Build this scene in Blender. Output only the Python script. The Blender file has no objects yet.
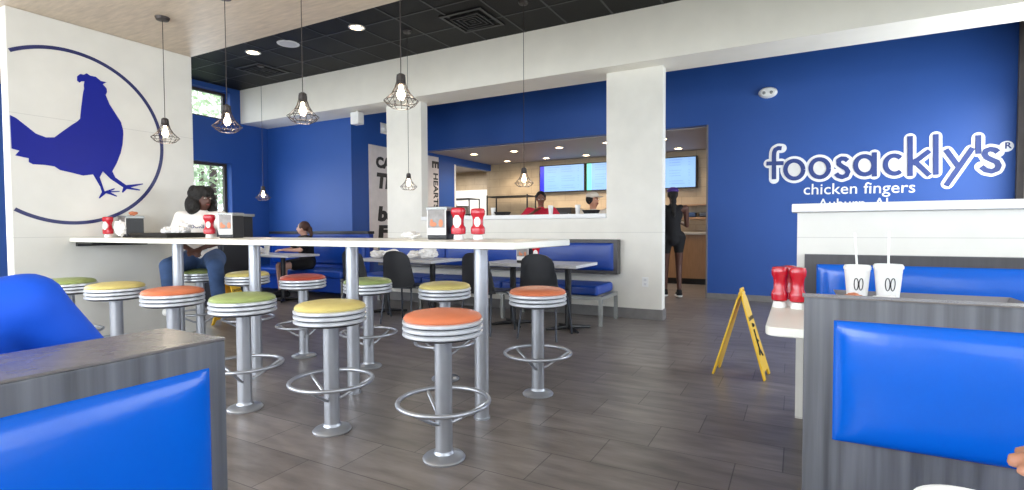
import bpy, bmesh, math, random
from mathutils import Vector, Matrix, noise, geometry
random.seed(7)
sc = bpy.context.scene
PI = math.pi
# ------------------------------------------------------------ camera
F, YAW, PITCH, ROLL, H = 525.5, -.49726, -.032133, -.004634, 1.15
fw = Vector((math.sin(YAW)*math.cos(PITCH), math.cos(YAW)*math.cos(PITCH), math.sin(PITCH)))
rt = fw.cross(Vector((0, 0, 1))).normalized(); up = rt.cross(fw)
rt, up = rt*math.cos(ROLL)+up*math.sin(ROLL), up*math.cos(ROLL)-rt*math.sin(ROLL)
cam = bpy.data.objects.new('camera', bpy.data.cameras.new('camera'))
sc.collection.objects.link(cam); sc.camera = cam
cam.matrix_world = Matrix(((rt.x, up.x, -fw.x, 0), (rt.y, up.y, -fw.y, 0), (rt.z, up.z, -fw.z, H), (0, 0, 0, 1)))
cam.data.sensor_width = 36; cam.data.lens = F*36/1024; cam.data.clip_start = .02
# ------------------------------------------------------------ view, world, daylight
sc.view_settings.view_transform = 'Standard'; sc.view_settings.look = 'None'
sc.view_settings.gamma = 1; sc.view_settings.use_curve_mapping = False
sc.view_settings.exposure = 0.68
w = bpy.data.worlds.new('world'); sc.world = w; w.use_nodes = True
w.node_tree.nodes['Background'].inputs[0].default_value = (.80, .90, 1, 1)
w.node_tree.nodes['Background'].inputs[1].default_value = 2.6
def lamp(name, kind, loc, power, color=(1, 1, 1), size=None, rot=None, blend=.6, angle=2.2):
    d = bpy.data.lights.new(name, kind); d.energy = power; d.color = color
    if kind == 'AREA': d.shape = 'RECTANGLE'; d.size, d.size_y = size
    elif size: d.shadow_soft_size = size
    if kind == 'SPOT': d.spot_size = angle; d.spot_blend = blend
    o = bpy.data.objects.new(name, d); o.location = loc
    if rot: o.rotation_euler = rot
    sc.collection.objects.link(o); return o
DAY = (.90, .95, 1)
lamp('daylight_rear', 'AREA', (-3.8, -2.4, 1.75), 190, DAY, (8.4, 2.1), (PI/2, 0, 0))            # behind the camera, in the window row
lamp('daylight_right', 'AREA', (2.42, 1.7, 1.85), 26, DAY, (1.9, 5.4), (0, PI/2, 0))
lamp('daylight_right_far', 'AREA', (2.42, 7.0, 1.85), 66, DAY, (1.9, 3.1), (0, PI/2, 0))
lamp('daylight_left', 'AREA', (-9.1, .2, 1.9), 90, DAY, (2.2, 4.2), (0, -PI/2, 0))
lamp('daylight_left_far', 'AREA', (-9.12, 5.2, 1.75), 18, DAY, (.9, 1.4), (0, -PI/2, 0))

C = sc.collection
# ------------------------------------------------------------ projection onto planes of the room
def ray(x, y): return fw+rt*((x-512)/F)-up*((y-245)/F)
CAM = Vector((0, 0, H))
def onX(x, y, X): d = ray(x, y); return CAM+d*(X/d.x)
def onY(x, y, Y): d = ray(x, y); return CAM+d*(Y/d.y)
# ------------------------------------------------------------ materials
M = {}
def srgb(r, g, b): return tuple(((c/255)/12.92 if c/255 <= .04045 else ((c/255+.055)/1.055)**2.4) for c in (r, g, b))+(1,)
def mat(name, col, rough=.5, metal=0, var=.06, scale=8, bump=0, bscale=60, coat=0, emit=None, es=0, stretch=(1, 1, 1), spec=.5):
    m = bpy.data.materials.new(name); m.use_nodes = True; nt = m.node_tree; N = nt.nodes; L = nt.links
    b = N['Principled BSDF']; c = srgb(*col)
    b.inputs['Roughness'].default_value = rough; b.inputs['Metallic'].default_value = metal
    b.inputs['Specular IOR Level'].default_value = spec
    if coat: b.inputs['Coat Weight'].default_value = coat; b.inputs['Coat Roughness'].default_value = .12
    tc = N.new('ShaderNodeTexCoord'); mp = N.new('ShaderNodeMapping'); mp.inputs['Scale'].default_value = stretch
    L.new(tc.outputs['Object'], mp.inputs[0])
    nz = N.new('ShaderNodeTexNoise'); nz.inputs['Scale'].default_value = scale; nz.inputs['Detail'].default_value = 5
    L.new(mp.outputs[0], nz.inputs['Vector'])
    mx = N.new('ShaderNodeMix'); mx.data_type = 'RGBA'
    mx.inputs[6].default_value = tuple(max(0, v*(1-var*2.2)) for v in c[:3])+(1,)
    mx.inputs[7].default_value = tuple(min(1, v*(1+var*2.2)) for v in c[:3])+(1,)
    L.new(nz.outputs['Fac'], mx.inputs[0]); L.new(mx.outputs[2], b.inputs['Base Color'])
    if bump:
        n2 = N.new('ShaderNodeTexNoise'); n2.inputs['Scale'].default_value = bscale; n2.inputs['Detail'].default_value = 4
        L.new(mp.outputs[0], n2.inputs['Vector'])
        bp = N.new('ShaderNodeBump'); bp.inputs['Strength'].default_value = bump; bp.inputs['Distance'].default_value = .01
        L.new(n2.outputs['Fac'], bp.inputs['Height']); L.new(bp.outputs[0], b.inputs['Normal'])
    if emit: b.inputs['Emission Color'].default_value = srgb(*emit); b.inputs['Emission Strength'].default_value = es
    M[name] = m; m['mix'] = mx.name; return m
def node_math(nt, op, a, b=None, c=None):
    n = nt.nodes.new('ShaderNodeMath'); n.operation = op
    for i, v in enumerate((a, b, c)):
        if v is None: continue
        if isinstance(v, (int, float)): n.inputs[i].default_value = v
        else: nt.links.new(v, n.inputs[i])
    return n.outputs[0]
def darken(m, fac, to=.5):
    """multiply a material's own colour where fac is 1 (joints and seams)"""
    nt = m.node_tree; b = nt.nodes['Principled BSDF']; src = b.inputs['Base Color'].links[0].from_socket
    mx = nt.nodes.new('ShaderNodeMix'); mx.data_type = 'RGBA'; mx.blend_type = 'MULTIPLY'
    nt.links.new(fac, mx.inputs[0]); nt.links.new(src, mx.inputs[6]); mx.inputs[7].default_value = (to, to, to, 1)
    nt.links.new(mx.outputs[2], b.inputs['Base Color'])
def position(m):
    g = m.node_tree.nodes.new('ShaderNodeNewGeometry'); s = m.node_tree.nodes.new('ShaderNodeSeparateXYZ')
    m.node_tree.links.new(g.outputs['Position'], s.inputs[0]); return s.outputs
mat('white_panel', (240, 235, 223), .55, var=.035, scale=3, bump=.04, bscale=25)
mat('white_seamed', (222, 220, 213), .5, var=.045, scale=3.5, bump=.05, bscale=25)
P = position(M['white_seamed']); nt = M['white_seamed'].node_tree
zz = node_math(nt, 'FRACT', node_math(nt, 'DIVIDE', node_math(nt, 'SUBTRACT', P[2], 1.085-1.08), 1.08))
darken(M['white_seamed'], node_math(nt, 'LESS_THAN', zz, .004), .78)
mat('white_pillar', (233, 230, 221), .5, var=.045, scale=3.5, bump=.05, bscale=25)
P = position(M['white_pillar']); nt = M['white_pillar'].node_tree
darken(M['white_pillar'], node_math(nt, 'LESS_THAN', node_math(nt, 'ABSOLUTE', node_math(nt, 'SUBTRACT', P[2], 1.09)), .003), .75)
mat('white_cap', (240, 240, 240), .4, var=.01)
mat('blue_paint', (30, 78, 156), .55, var=.03, scale=2, bump=.03, bscale=90)
mat('wood_ceiling', (208, 192, 172), .45, var=.14, scale=6, stretch=(1, 6, 1), bump=.05, bscale=20)
mat('black_tile', (9, 9, 10), .55, spec=.2, var=.1, scale=40, bump=.12, bscale=180)
mat('grid_dark', (36, 38, 40), .45)
mat('plaster_grey', (168, 160, 160), .6, var=.02)
mat('kitchen_wall', (176, 157, 130), .45, var=.1, scale=5, bump=.05)
mat('counter_wood', (164, 126, 92), .4, var=.12, scale=5, stretch=(6, 6, .8))
mat('counter_top', (196, 190, 182), .3)
mat('trim_grey', (112, 106, 104), .55, var=.1)
mat('base_tile', (120, 117, 116), .5, var=.1, scale=12)
mat('laminate', (94, 95, 99), .38, var=.45, scale=10, stretch=(3.4, 3.4, .12), bump=.04, bscale=30)
mat('laminate_top', (112, 106, 102), .25, var=.25, scale=6, stretch=(2, 2, 2), bump=.03, bscale=20)
mat('laminate_dark', (66, 64, 66), .4, var=.14, scale=12, stretch=(4, 4, .3))
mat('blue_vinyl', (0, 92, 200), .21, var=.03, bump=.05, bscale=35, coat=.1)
mat('far_vinyl', (8, 60, 150), .33, var=.04)  # blue vinyl of the far seating, its shade put into the colour
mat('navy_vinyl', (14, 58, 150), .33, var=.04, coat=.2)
mat('table_white', (240, 238, 226), .35, var=.01)
mat('table_grey', (196, 196, 200), .3, var=.02)
mat('silver', (180, 183, 190), .33, .75, var=.03, scale=20)
mat('chrome', (222, 224, 228), .28, .45, var=.02)
mat('groove', (58, 60, 66), .4, .5)
mat('orange_vinyl', (216, 122, 82), .42, var=.05, scale=14, bump=.08, bscale=120)
mat('rust_vinyl', (190, 84, 66), .42, var=.05, scale=14, bump=.08, bscale=120)
mat('yellow_vinyl', (214, 196, 120), .42, var=.05, scale=14, bump=.08, bscale=120)
mat('green_vinyl', (156, 170, 104), .42, var=.05, scale=14, bump=.08, bscale=120)
mat('black_plastic', (22, 22, 25), .4)
mat('chair_black', (24, 26, 32), .38, var=.03)
mat('chair_leg', (70, 74, 82), .4, .7)
mat('wire_dark', (62, 56, 54), .4, .6)
mat('bronze', (74, 66, 62), .4, .4)
mat('sign_yellow', (236, 190, 34), .4, var=.03)
mat('ink_black', (20, 20, 24), .5)
mat('ink_navy', (26, 32, 92), .4)
mat('rooster_blue', (6, 24, 140), .5, var=.04, spec=.25)
mat('logo_blue', (36, 60, 128), .5)
mat('logo_white', (244, 244, 246), .4)
mat('logo_cream', (226, 224, 220), .4)
mat('poster', (222, 214, 212), .6)
mat('ketchup_red', (186, 12, 36), .25, coat=.3)
mat('paper', (238, 236, 234), .7, var=.02, bump=.1)
mat('picture_grey', (140, 136, 134), .5, var=.2, scale=30)
mat('foam', (244, 243, 240), .6, var=.01)
mat('cardboard', (206, 128, 92), .6, var=.08)
mat('steel_grey', (150, 152, 150), .35, .5)
mat('tray_grey', (128, 126, 130), .45)
mat('skin_dark', (84, 52, 42), .5, var=.05)
mat('skin_brown', (120, 78, 60), .5, var=.05)
mat('skin_light', (214, 166, 146), .5, var=.04)
mat('skin_tan', (176, 124, 98), .5, var=.05)
mat('hair_black', (18, 15, 15), .7, var=.2, scale=60, bump=.8, bscale=90)
mat('hair_brown', (70, 42, 32), .55, var=.2, scale=60, bump=.4, bscale=90)
mat('shirt_white', (236, 230, 224), .8, var=.03, bump=.15, bscale=14)
mat('denim', (58, 82, 122), .85, var=.14, scale=18, bump=.2, bscale=60)
mat('cloth_black', (20, 20, 24), .85, var=.08, bump=.1, bscale=20)
mat('cloth_red', (206, 34, 62), .8, var=.05, bump=.1, bscale=20)
mat('cloth_blue', (0, 84, 214), .7, var=.05, scale=5, bump=.25, bscale=9)
mat('cloth_cream', (218, 206, 190), .8, var=.05)
mat('cap_purple', (74, 44, 128), .7)
mat('eye_white', (205, 198, 190), .3); mat('lip', (140, 70, 66), .5)
mat('screen', (60, 84, 120), .3, emit=(150, 196, 252), es=.6)
mat('screen_blue', (30, 30, 160), .3, emit=(30, 30, 160), es=.9)
mat('screen_green', (70, 190, 150), .3, emit=(90, 200, 165), es=.9)
mat('screen_pink', (210, 170, 210), .3, emit=(225, 185, 220), es=.9)
mat('screen_ink', (90, 120, 180), .4, emit=(90, 120, 190), es=.7)
mat('bulb', (255, 226, 190), .3, emit=(255, 226, 188), es=9)
mat('lamp_disc', (255, 240, 220), .3, emit=(255, 218, 170), es=14)
mat('white_plastic', (236, 236, 234), .4)
mat('speaker_white', (214, 214, 216), .5)
mat('bark', (86, 70, 56), .9, var=.2)
mat('leaves', (130, 168, 100), .6, var=.35, scale=2)
mat('leaves_pale', (196, 220, 176), .6, var=.25, scale=2)
mat('outdoor_ground', (150, 156, 140), .9)
# black tile glow-free glass
g = bpy.data.materials.new('glass'); g.use_nodes = True; N = g.node_tree.nodes; N.clear()
o_ = N.new('ShaderNodeOutputMaterial'); mxs = N.new('ShaderNodeMixShader'); tr = N.new('ShaderNodeBsdfTransparent'); gl = N.new('ShaderNodeBsdfGlossy')
gl.inputs['Roughness'].default_value = .05; mxs.inputs[0].default_value = .07
g.node_tree.links.new(tr.outputs[0], mxs.inputs[1]); g.node_tree.links.new(gl.outputs[0], mxs.inputs[2]); g.node_tree.links.new(mxs.outputs[0], o_.inputs[0]); M['glass'] = g
# floor: slate-look planks laid in thirds
m = mat('floor_tile', (127, 118, 113), .33, var=.34, scale=4.5, stretch=(.7, 2.6, 1), bump=.09, bscale=16)
nt = m.node_tree; P = position(m)
row = node_math(nt, 'FLOOR', node_math(nt, 'DIVIDE', node_math(nt, 'SUBTRACT', P[1], 2.415-6.32), .316))
fy = node_math(nt, 'FRACT', node_math(nt, 'DIVIDE', node_math(nt, 'SUBTRACT', P[1], 2.415-6.32), .316))
ux = node_math(nt, 'DIVIDE', node_math(nt, 'SUBTRACT', node_math(nt, 'ADD', P[0], .885+20*.205+63), node_math(nt, 'MULTIPLY', row, .205)), .63)
fx = node_math(nt, 'FRACT', ux); cx = node_math(nt, 'FLOOR', ux)
j = node_math(nt, 'MAXIMUM', node_math(nt, 'LESS_THAN', fy, .016), node_math(nt, 'LESS_THAN', fx, .008))
cell = nt.nodes.new('ShaderNodeCombineXYZ'); nt.links.new(cx, cell.inputs[0]); nt.links.new(row, cell.inputs[1])
wn = nt.nodes.new('ShaderNodeTexWhiteNoise'); nt.links.new(cell.outputs[0], wn.inputs['Vector'])
darken(m, node_math(nt, 'MULTIPLY', wn.outputs['Value'], .7), .66)
darken(m, j, .34)
# kitchen wall tiles
m = M['kitchen_wall']; nt = m.node_tree; P = position(m)
a = node_math(nt, 'FRACT', node_math(nt, 'DIVIDE', P[2], .2)); r_ = node_math(nt, 'FLOOR', node_math(nt, 'DIVIDE', P[2], .2))
b = node_math(nt, 'FRACT', node_math(nt, 'ADD', node_math(nt, 'DIVIDE', node_math(nt, 'ADD', P[0], 40), .6), node_math(nt, 'MULTIPLY', r_, .5)))
darken(m, node_math(nt, 'MAXIMUM', node_math(nt, 'LESS_THAN', a, .04), node_math(nt, 'LESS_THAN', b, .015)), .72)

# ------------------------------------------------------------ mesh builder
class MB:
    def __init__(s): s.v = []; s.f = []; s.mi = []; s.cur = 0
    def add(s, vs, fs):
        o = len(s.v); s.v += [tuple(v) for v in vs]
        for f in fs: s.f.append(tuple(i+o for i in f)); s.mi.append(s.cur)
        return s
    def box(s, x0, y0, z0, x1, y1, z1, T=None):
        vs = [Vector((x, y, z)) for z in (z0, z1) for y in (y0, y1) for x in (x0, x1)]
        if T: vs = [T @ v for v in vs]
        return s.add(vs, [(0, 2, 3, 1), (4, 5, 7, 6), (0, 1, 5, 4), (2, 6, 7, 3), (0, 4, 6, 2), (1, 3, 7, 5)])
    def tube(s, pts, r, n=10, closed=False, cap=True):
        pts = [Vector(p) for p in pts]; k = len(pts); rs = r if isinstance(r, (list, tuple)) else [r]*k
        vs = []; last = None
        for i, p in enumerate(pts):
            if closed: t = pts[(i+1) % k]-pts[i-1]
            else: t = pts[min(i+1, k-1)]-pts[max(i-1, 0)]
            t.normalize()
            if last is None:
                a = Vector((0, 0, 1)) if abs(t.z) < .9 else Vector((1, 0, 0)); u = t.cross(a).normalized()
            else: u = (last-t*last.dot(t)).normalized()
            last = u; v = t.cross(u)
            vs += [p+(u*math.cos(2*PI*j/n)+v*math.sin(2*PI*j/n))*rs[i] for j in range(n)]
        fs = []
        for i in range(k if closed else k-1):
            a = i*n; b = ((i+1) % k)*n
            fs += [(a+j, a+(j+1) % n, b+(j+1) % n, b+j) for j in range(n)]
        if cap and not closed: fs += [tuple(reversed(range(n))), tuple(range((k-1)*n, k*n))]
        return s.add(vs, fs)
    def lathe(s, prof, c=(0, 0, 0), n=32, T=None):
        vs = []; c = Vector(c)
        for r, z in prof:
            for j in range(n):
                v = Vector((r*math.cos(2*PI*j/n), r*math.sin(2*PI*j/n), z)); v = (T @ v) if T else v; vs.append(v+c)
        fs = []
        for i in range(len(prof)-1):
            fs += [(i*n+j, i*n+(j+1) % n, (i+1)*n+(j+1) % n, (i+1)*n+j) for j in range(n)]
        if prof[0][0] > 1e-6: fs.append(tuple(reversed(range(n))))
        if prof[-1][0] > 1e-6: fs.append(tuple(range((len(prof)-1)*n, len(prof)*n)))
        return s.add(vs, fs)
    def ball(s, c, r, n=14, m=9, T=None):
        rx, ry, rz = r if isinstance(r, (tuple, list)) else (r, r, r); c = Vector(c); vs = []; fs = []
        for i in range(1, m):
            a = PI*i/m
            for j in range(n):
                v = Vector((rx*math.sin(a)*math.cos(2*PI*j/n), ry*math.sin(a)*math.sin(2*PI*j/n), -rz*math.cos(a)))
                vs.append(c+((T @ v) if T else v))
        b = Vector((0, 0, -rz)); t = Vector((0, 0, rz))
        vs += [c+((T @ b) if T else b), c+((T @ t) if T else t)]
        for i in range(m-2): fs += [(i*n+j, i*n+(j+1) % n, (i+1)*n+(j+1) % n, (i+1)*n+j) for j in range(n)]
        B = (m-1)*n
        fs += [(B, (j+1) % n, j) for j in range(n)]+[(B+1, (m-2)*n+j, (m-2)*n+(j+1) % n) for j in range(n)]
        return s.add(vs, fs)
    def prism(s, pts, off):
        """closed outline (3-D points) given the thickness vector off"""
        n = len(pts); off = Vector(off)
        return s.add([Vector(p) for p in pts]+[Vector(p)+off for p in pts],
                     [tuple(range(n)), tuple(reversed(range(n, 2*n)))]+[(i, (i+1) % n, (i+1) % n+n, i+n) for i in range(n)])
    def build(s, name, m, parent=None, smooth=False, bevel=0, seg=2, loc=None, rz=0):
        me = bpy.data.meshes.new(name); me.from_pydata(s.v, [], s.f)
        for x in (m if isinstance(m, (list, tuple)) else [m]): me.materials.append(M[x])
        for p, i in zip(me.polygons, s.mi): p.material_index = i
        bm = bmesh.new(); bm.from_mesh(me); bmesh.ops.recalc_face_normals(bm, faces=bm.faces); bm.to_mesh(me); bm.free()
        if smooth:
            me.polygons.foreach_set('use_smooth', [True]*len(me.polygons))
            me.set_sharp_from_angle(angle=math.radians(40))
        o = bpy.data.objects.new(name, me); C.objects.link(o)
        if loc: o.location = loc
        o.rotation_euler.z = rz
        if parent: o.parent = parent
        if bevel:
            b = o.modifiers.new('bevel', 'BEVEL'); b.width = bevel; b.segments = seg; b.limit_method = 'ANGLE'; b.angle_limit = .6
            me.polygons.foreach_set('use_smooth', [True]*len(me.polygons)); b.harden_normals = True
        return o
def tag(o, label=None, cat=None, group=None, kind=None):
    if label: o['label'] = label
    if cat: o['category'] = cat
    if group: o['group'] = group
    if kind: o['kind'] = kind
    return o
def thing(name, label, cat, loc=(0, 0, 0), rz=0, group=None):
    o = bpy.data.objects.new(name, None); C.objects.link(o); o.location = loc; o.rotation_euler.z = rz; o.empty_display_size = .1
    return tag(o, label, cat, group)
def dup(root, loc, rz=0, label=None, skins=None):
    r = root.copy(); C.objects.link(r); r.location = loc; r.rotation_euler.z = rz
    if label: r['label'] = label
    def rec(src, dst):
        for ch in list(src.children):
            c = ch.copy(); C.objects.link(c); c.parent = dst
            if skins and ch.name.split('.')[0] in skins:
                c.data = skins[ch.name.split('.')[0]]
            rec(ch, c)
    rec(root, r); return r
def struct(name, mb, m, **k):
    o = mb.build(name, m, **k); o['kind'] = 'structure'; return o
def B(*a): return MB().box(*a)
def text_mesh(name, body, m, parent, T, width=None, height=None, size=.1, depth=.002, bold=0, align='LEFT'):
    cu = bpy.data.curves.new(name, 'FONT'); cu.body = body; cu.size = size; cu.extrude = depth; cu.offset = bold; cu.align_x = align; cu.resolution_u = 3
    o = bpy.data.objects.new(name, cu); C.objects.link(o)
    dg = bpy.context.evaluated_depsgraph_get(); me = bpy.data.meshes.new_from_object(o.evaluated_get(dg))
    bpy.data.objects.remove(o)
    xs = [v.co.x for v in me.vertices]
    if width: s = width/(max(xs)-min(xs)); me.transform(Matrix.Diagonal((s, s if not height else height/max(v.co.y for v in me.vertices), 1, 1)))
    me.transform(T); me.materials.clear(); me.materials.append(M[m])
    q = bpy.data.objects.new(name, me); C.objects.link(q)
    if parent: q.parent = parent
    return q
def frame_mat(origin, ex, ey):
    ex = Vector(ex).normalized(); ey = Vector(ey).normalized(); ez = ex.cross(ey)
    return Matrix(((ex.x, ey.x, ez.x, origin[0]), (ex.y, ey.y, ez.y, origin[1]), (ex.z, ey.z, ez.z, origin[2]), (0, 0, 0, 1)))

# ============================================================ THE SETTING
XL, XR, YR = -9.2, 2.5, -2.5
YB = 8.95                       # plane of the blue back wall with the lettering
WC, BC = 3.07, 3.75             # wood ceiling, black tile ceiling
struct('floor', B(XL-.3, YR-.3, -.1, 3.2, 13.2, 0), 'floor_tile')
struct('ceiling', B(XL, YR, WC, XR, 3.5, WC+.12), 'wood_ceiling')
struct('wall_ceiling_step', B(XL, 3.44, WC+.121, XR, 3.5, BC), 'wood_ceiling')
struct('ceiling_black', B(XL, 3.5, BC, XR, YB, BC+.08), 'black_tile')
gb = MB()
for i in range(21): 
    x = -9.2+.6*i
    if x < XR: gb.box(x-.012, 3.5, BC-.006, x+.012, 6.29, BC-.001)
for y in (3.9, 4.5, 5.1, 5.7): gb.box(XL, y-.012, BC-.005, XR, y+.012, BC-.0012)
struct('ceiling_grid', gb, 'grid_dark')
# left window wall
mb = MB()
LW = [(3.78, 6.10, 3.14, 3.66), (3.78, 6.10, 1.0, 2.36), (-1.9, 2.3, .9, 2.9)]
t = .22
def wall_x(mb, x0, x1, y0, y1, z0, z1, holes):
    ys = sorted({y0, y1, *[h[0] for h in holes], *[h[1] for h in holes]})
    for a, b in zip(ys, ys[1:]):
        hs = sorted([h for h in holes if h[0] < (a+b)/2 < h[1]], key=lambda h: h[2]); z = z0
        for h in hs:
            mb.box(x0, a, z, x1, b, h[2]); z = h[3]
        mb.box(x0, a, z, x1, b, z1)
wall_x(mb, XL-t, XL, YR, 7.0, 0, BC+.08, LW)
struct('wall_left', mb, 'blue_paint')
for i, (a, b, c, d) in enumerate(LW):
    o = MB(); x = XL-t+.02
    for q in ((a, c, b, c+.05), (a, d-.05, b, d), (a, c+.05, a+.05, d-.05), (b-.05, c+.05, b, d-.05)): o.box(x, q[0], q[1], x+.06, q[2], q[3])
    if i < 2: o.box(x, 4.9, c+.05, x+.06, 4.95, d-.05)
    fr = struct('window_%d' % (i+1), o, 'bronze')
    B(x+.025, a+.05, c+.05, x+.032, b-.05, d-.05).build('pane', 'glass', fr)
# rear wall with its window row
mb = MB()
mb.box(XL, YR-.2, 0, XR, YR, .7); mb.box(XL, YR-.2, 2.85, XR, YR, WC+.1)
for a in (XL, -8.4, -5.4, -2.4, .6, 2.1):
    mb.box(a, YR-.2, .7, min(a+.4, XR), YR, 2.85)
struct('wall_rear', mb, 'white_panel')
for i, (a, b) in enumerate(((-8.0, -5.4), (-5.0, -2.4), (-2.0, .6), (1.0, 2.1))):
    o = MB()
    for q in ((a, .7, b, .75), (a, 2.8, b, 2.85), (a, .75, a+.05, 2.8), (b-.05, .75, b, 2.8)): o.box(q[0], YR-.15, q[1], q[2], YR-.09, q[3])
    fr = struct('window_%d' % (i+4), o, 'bronze'); B(a+.05, YR-.125, .75, b-.05, YR-.118, 2.8).build('pane', 'glass', fr)
# right wall
mb = MB(); RW = [(-1.5, 1.6, .9, 2.85), (2.0, 5.0, .9, 2.85), (5.4, 8.6, .9, 2.85)]
wall_x(mb, XR, XR+.2, YR, YB, 0, BC+.08, RW); struct('wall_right', mb, 'white_panel')
for i, (a, b, c, d) in enumerate(RW):
    o = MB(); x = XR+.05
    for q in ((a, c, b, c+.05), (a, d-.05, b, d), (a, c+.05, a+.05, d-.05), (b-.05, c+.05, b, d-.05)): o.box(x, q[0], q[1], x+.06, q[2], q[3])
    fr = struct('window_%d' % (i+8), o, 'bronze'); B(x+.025, a+.05, c+.05, x+.032, b-.05, d-.05).build('pane', 'glass', fr)
struct('trim_1', B(XR-.07, YB-.05, 0, XR, YB, BC), 'trim_grey')
# blue back wall: right panel, header over the opening, left side wall with doorway
struct('wall_back', MB().box(-1.28, YB, 0, XR+.2, YB+.15, BC).box(-6.96, YB, 2.79, -1.28, YB+.15, BC), 'blue_paint')
struct('trim_2', B(-1.295, YB-.004, 0, -1.268, YB+.16, 2.79), 'trim_grey')
struct('wall_facing', B(XL, 6.871, 0, -6.96, 7.0, BC), 'blue_paint')
struct('wall_side', MB().box(-7.08, 7.0, 0, -6.96, 10.05, 2.78).box(-7.08, 10.05, 2.62, -6.96, 11.7, 2.78).box(-7.08, 7.0, 2.78, -6.96, YB, BC), 'blue_paint')
struct('trim_3', MB().box(-7.09, 10.05, 0, -6.95, 10.1, 2.62), 'white_plastic')
struct('baseboard_back', B(-1.27, YB-.012, 0, XR-.07, YB, .09), 'base_tile')
struct('ceiling_kitchen', B(-10.6, YB+.15, 2.78, 3.0, 13.0, 2.9), 'plaster_grey')
struct('ceiling_kitchen_left', B(-10.6, 7.0, 2.78, -7.08, YB+.15, 2.9), 'plaster_grey')
struct('wall_kitchen', B(-6.96, 11.7, 0, 3.0, 11.85, 2.78), 'kitchen_wall')
struct('wall_kitchen_right', B(2.85, YB+.15, 0, 3.0, 11.7, 2.78), 'kitchen_wall')
struct('wall_pantry', MB().box(-10.6, 12.85, 0, -6.96, 13.0, 2.78).box(-10.6, 7.0, 0, -10.45, 12.85, 2.78).box(-7.08, 11.7, 0, -6.96, 12.85, 2.78), 'kitchen_wall')
# beam, pillars, half wall
struct('wall_beam', B(XL, 6.3, 3.125, XR, 6.87, BC), 'white_panel')
struct('wall_pillar_left', B(-5.86, 6.56, 0, -5.16, 6.72, 3.125), 'white_pillar')
struct('wall_pillar_right', B(-2.17, 6.56, 0, -1.46, 6.72, 3.125), 'white_pillar')
struct('wall_half', B(-5.16, 6.56, 0, -2.17, 6.72, 1.275), 'white_pillar')
struct('trim_4', B(-5.159, 6.53, 1.276, -2.171, 6.80, 1.335), 'white_cap', bevel=.006)
struct('baseboard_half', MB().box(-5.86, 6.545, 0, -1.445, 6.56, .13).box(-1.46, 6.56, 0, -1.445, 6.735, .13), 'base_tile')
# partition with the mural
RX = -5.95
struct('wall_mural', B(RX-.13, 1.93, 0, RX, 3.5, WC), 'white_seamed', bevel=.008)
# half wall behind the right-hand booth
struct('wall_booth', B(0.0, 3.56, 0, XR, 3.72, 1.235), 'white_seamed')
struct('trim_5', B(-.03, 3.52, 1.236, XR, 3.76, 1.285), 'white_cap', bevel=.006)
struct('ground_outside', B(-30, -30, -.3, 20, 30, -.12), 'outdoor_ground')

# ============================================================ MURAL, LOGO, POSTER
mural = thing('rooster_mural', 'dark blue rooster silhouette inside a thin blue ring painted on the white partition', 'mural', (RX, 2.3, 1.1))
def child_at(o): o.matrix_parent_inverse = o.parent.matrix_basis.inverted() if False else Matrix.Translation(-Vector(o.parent.location)); return o
RO = [(9.7,115),(15.7,117.9),(25.7,125.7),(35.7,133.6),(45.7,137.4),(54.3,137.4),(61.4,132.1),(71.4,125),(77,121.5),(80,118.6),(81.1,107),(82.9,92.9),(84,88.6),(83.6,85),(84.3,81.4),(81.4,81.4),(79.3,82.6),(76.9,80.7),(76.9,76.4),(80,74),(83.6,74.7),(86.4,73.3),(90,75.7),(95.7,76.9),(100.7,81.1),(106.4,82.3),(102.6,84.3),(106.4,88.6),(106.9,92.1),(105.4,95),(109.3,104.3),(115.7,114.3),(120.7,122.1),(122.9,130),(123.1,134.6),(122.4,144),(120.5,153),(116.7,162.9),(112.1,171.3),(115.1,177.5),(125.9,185.1),(142.7,183.5),(142.7,184.4),(130.4,187.4),(139.9,189.6),(139.5,190.6),(126.6,189),(122.8,192.7),(121.6,192.2),(123.1,187.4),(110.5,179),(102.6,171.3),(99.5,177.5),(104.4,191.3),(114.2,188.2),(114.6,189.2),(110.5,191.2),(119.4,190.9),(119.4,191.8),(110.5,192.5),(116.9,195.8),(116.4,196.7),(105.9,193.2),(99.6,198.4),(98.6,197.8),(101.7,192),(100.1,186.7),(92.9,174.4),(83,175.6),(72.3,172.9),(60,170.1),(54.3,166.4),(45.7,165),(32.9,164.3),(28.6,162.1),(28.6,158.3),(15,155.4),(19.3,150.7),(11.4,148.6)]
p3 = [onX(x, y, RX) for x, y in RO]
p3 = [Vector((0, max(v.y, 1.936), v.z)) for v in p3]
def decal(pts, t, name, m, parent, d0=0.0, axis=(1, 0, 0)):
    """flat outline triangulated and given a thickness along axis"""
    ax = Vector(axis); n = len(pts); P_ = [Vector(p) for p in pts]
    tris = geometry.tessellate_polygon([P_]); q = MB()
    q.add([p+ax*d0 for p in P_]+[p+ax*(d0+t) for p in P_], [tuple(a) for a in tris]+[tuple(i+n for i in reversed(a)) for a in tris]+[(i, (i+1) % n, (i+1) % n+n, i+n) for i in range(n)])
    return q.build(name, m, parent)
decal([v-Vector((0, 2.3, 1.1)) for v in p3], .003, 'rooster', 'rooster_blue', mural, .002)
pts = [onX(x, y, RX) for x, y in ((42, 50.2), (160, 140), (80, 224.5), (130, 79), (145, 190), (14, 209.5))]
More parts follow.
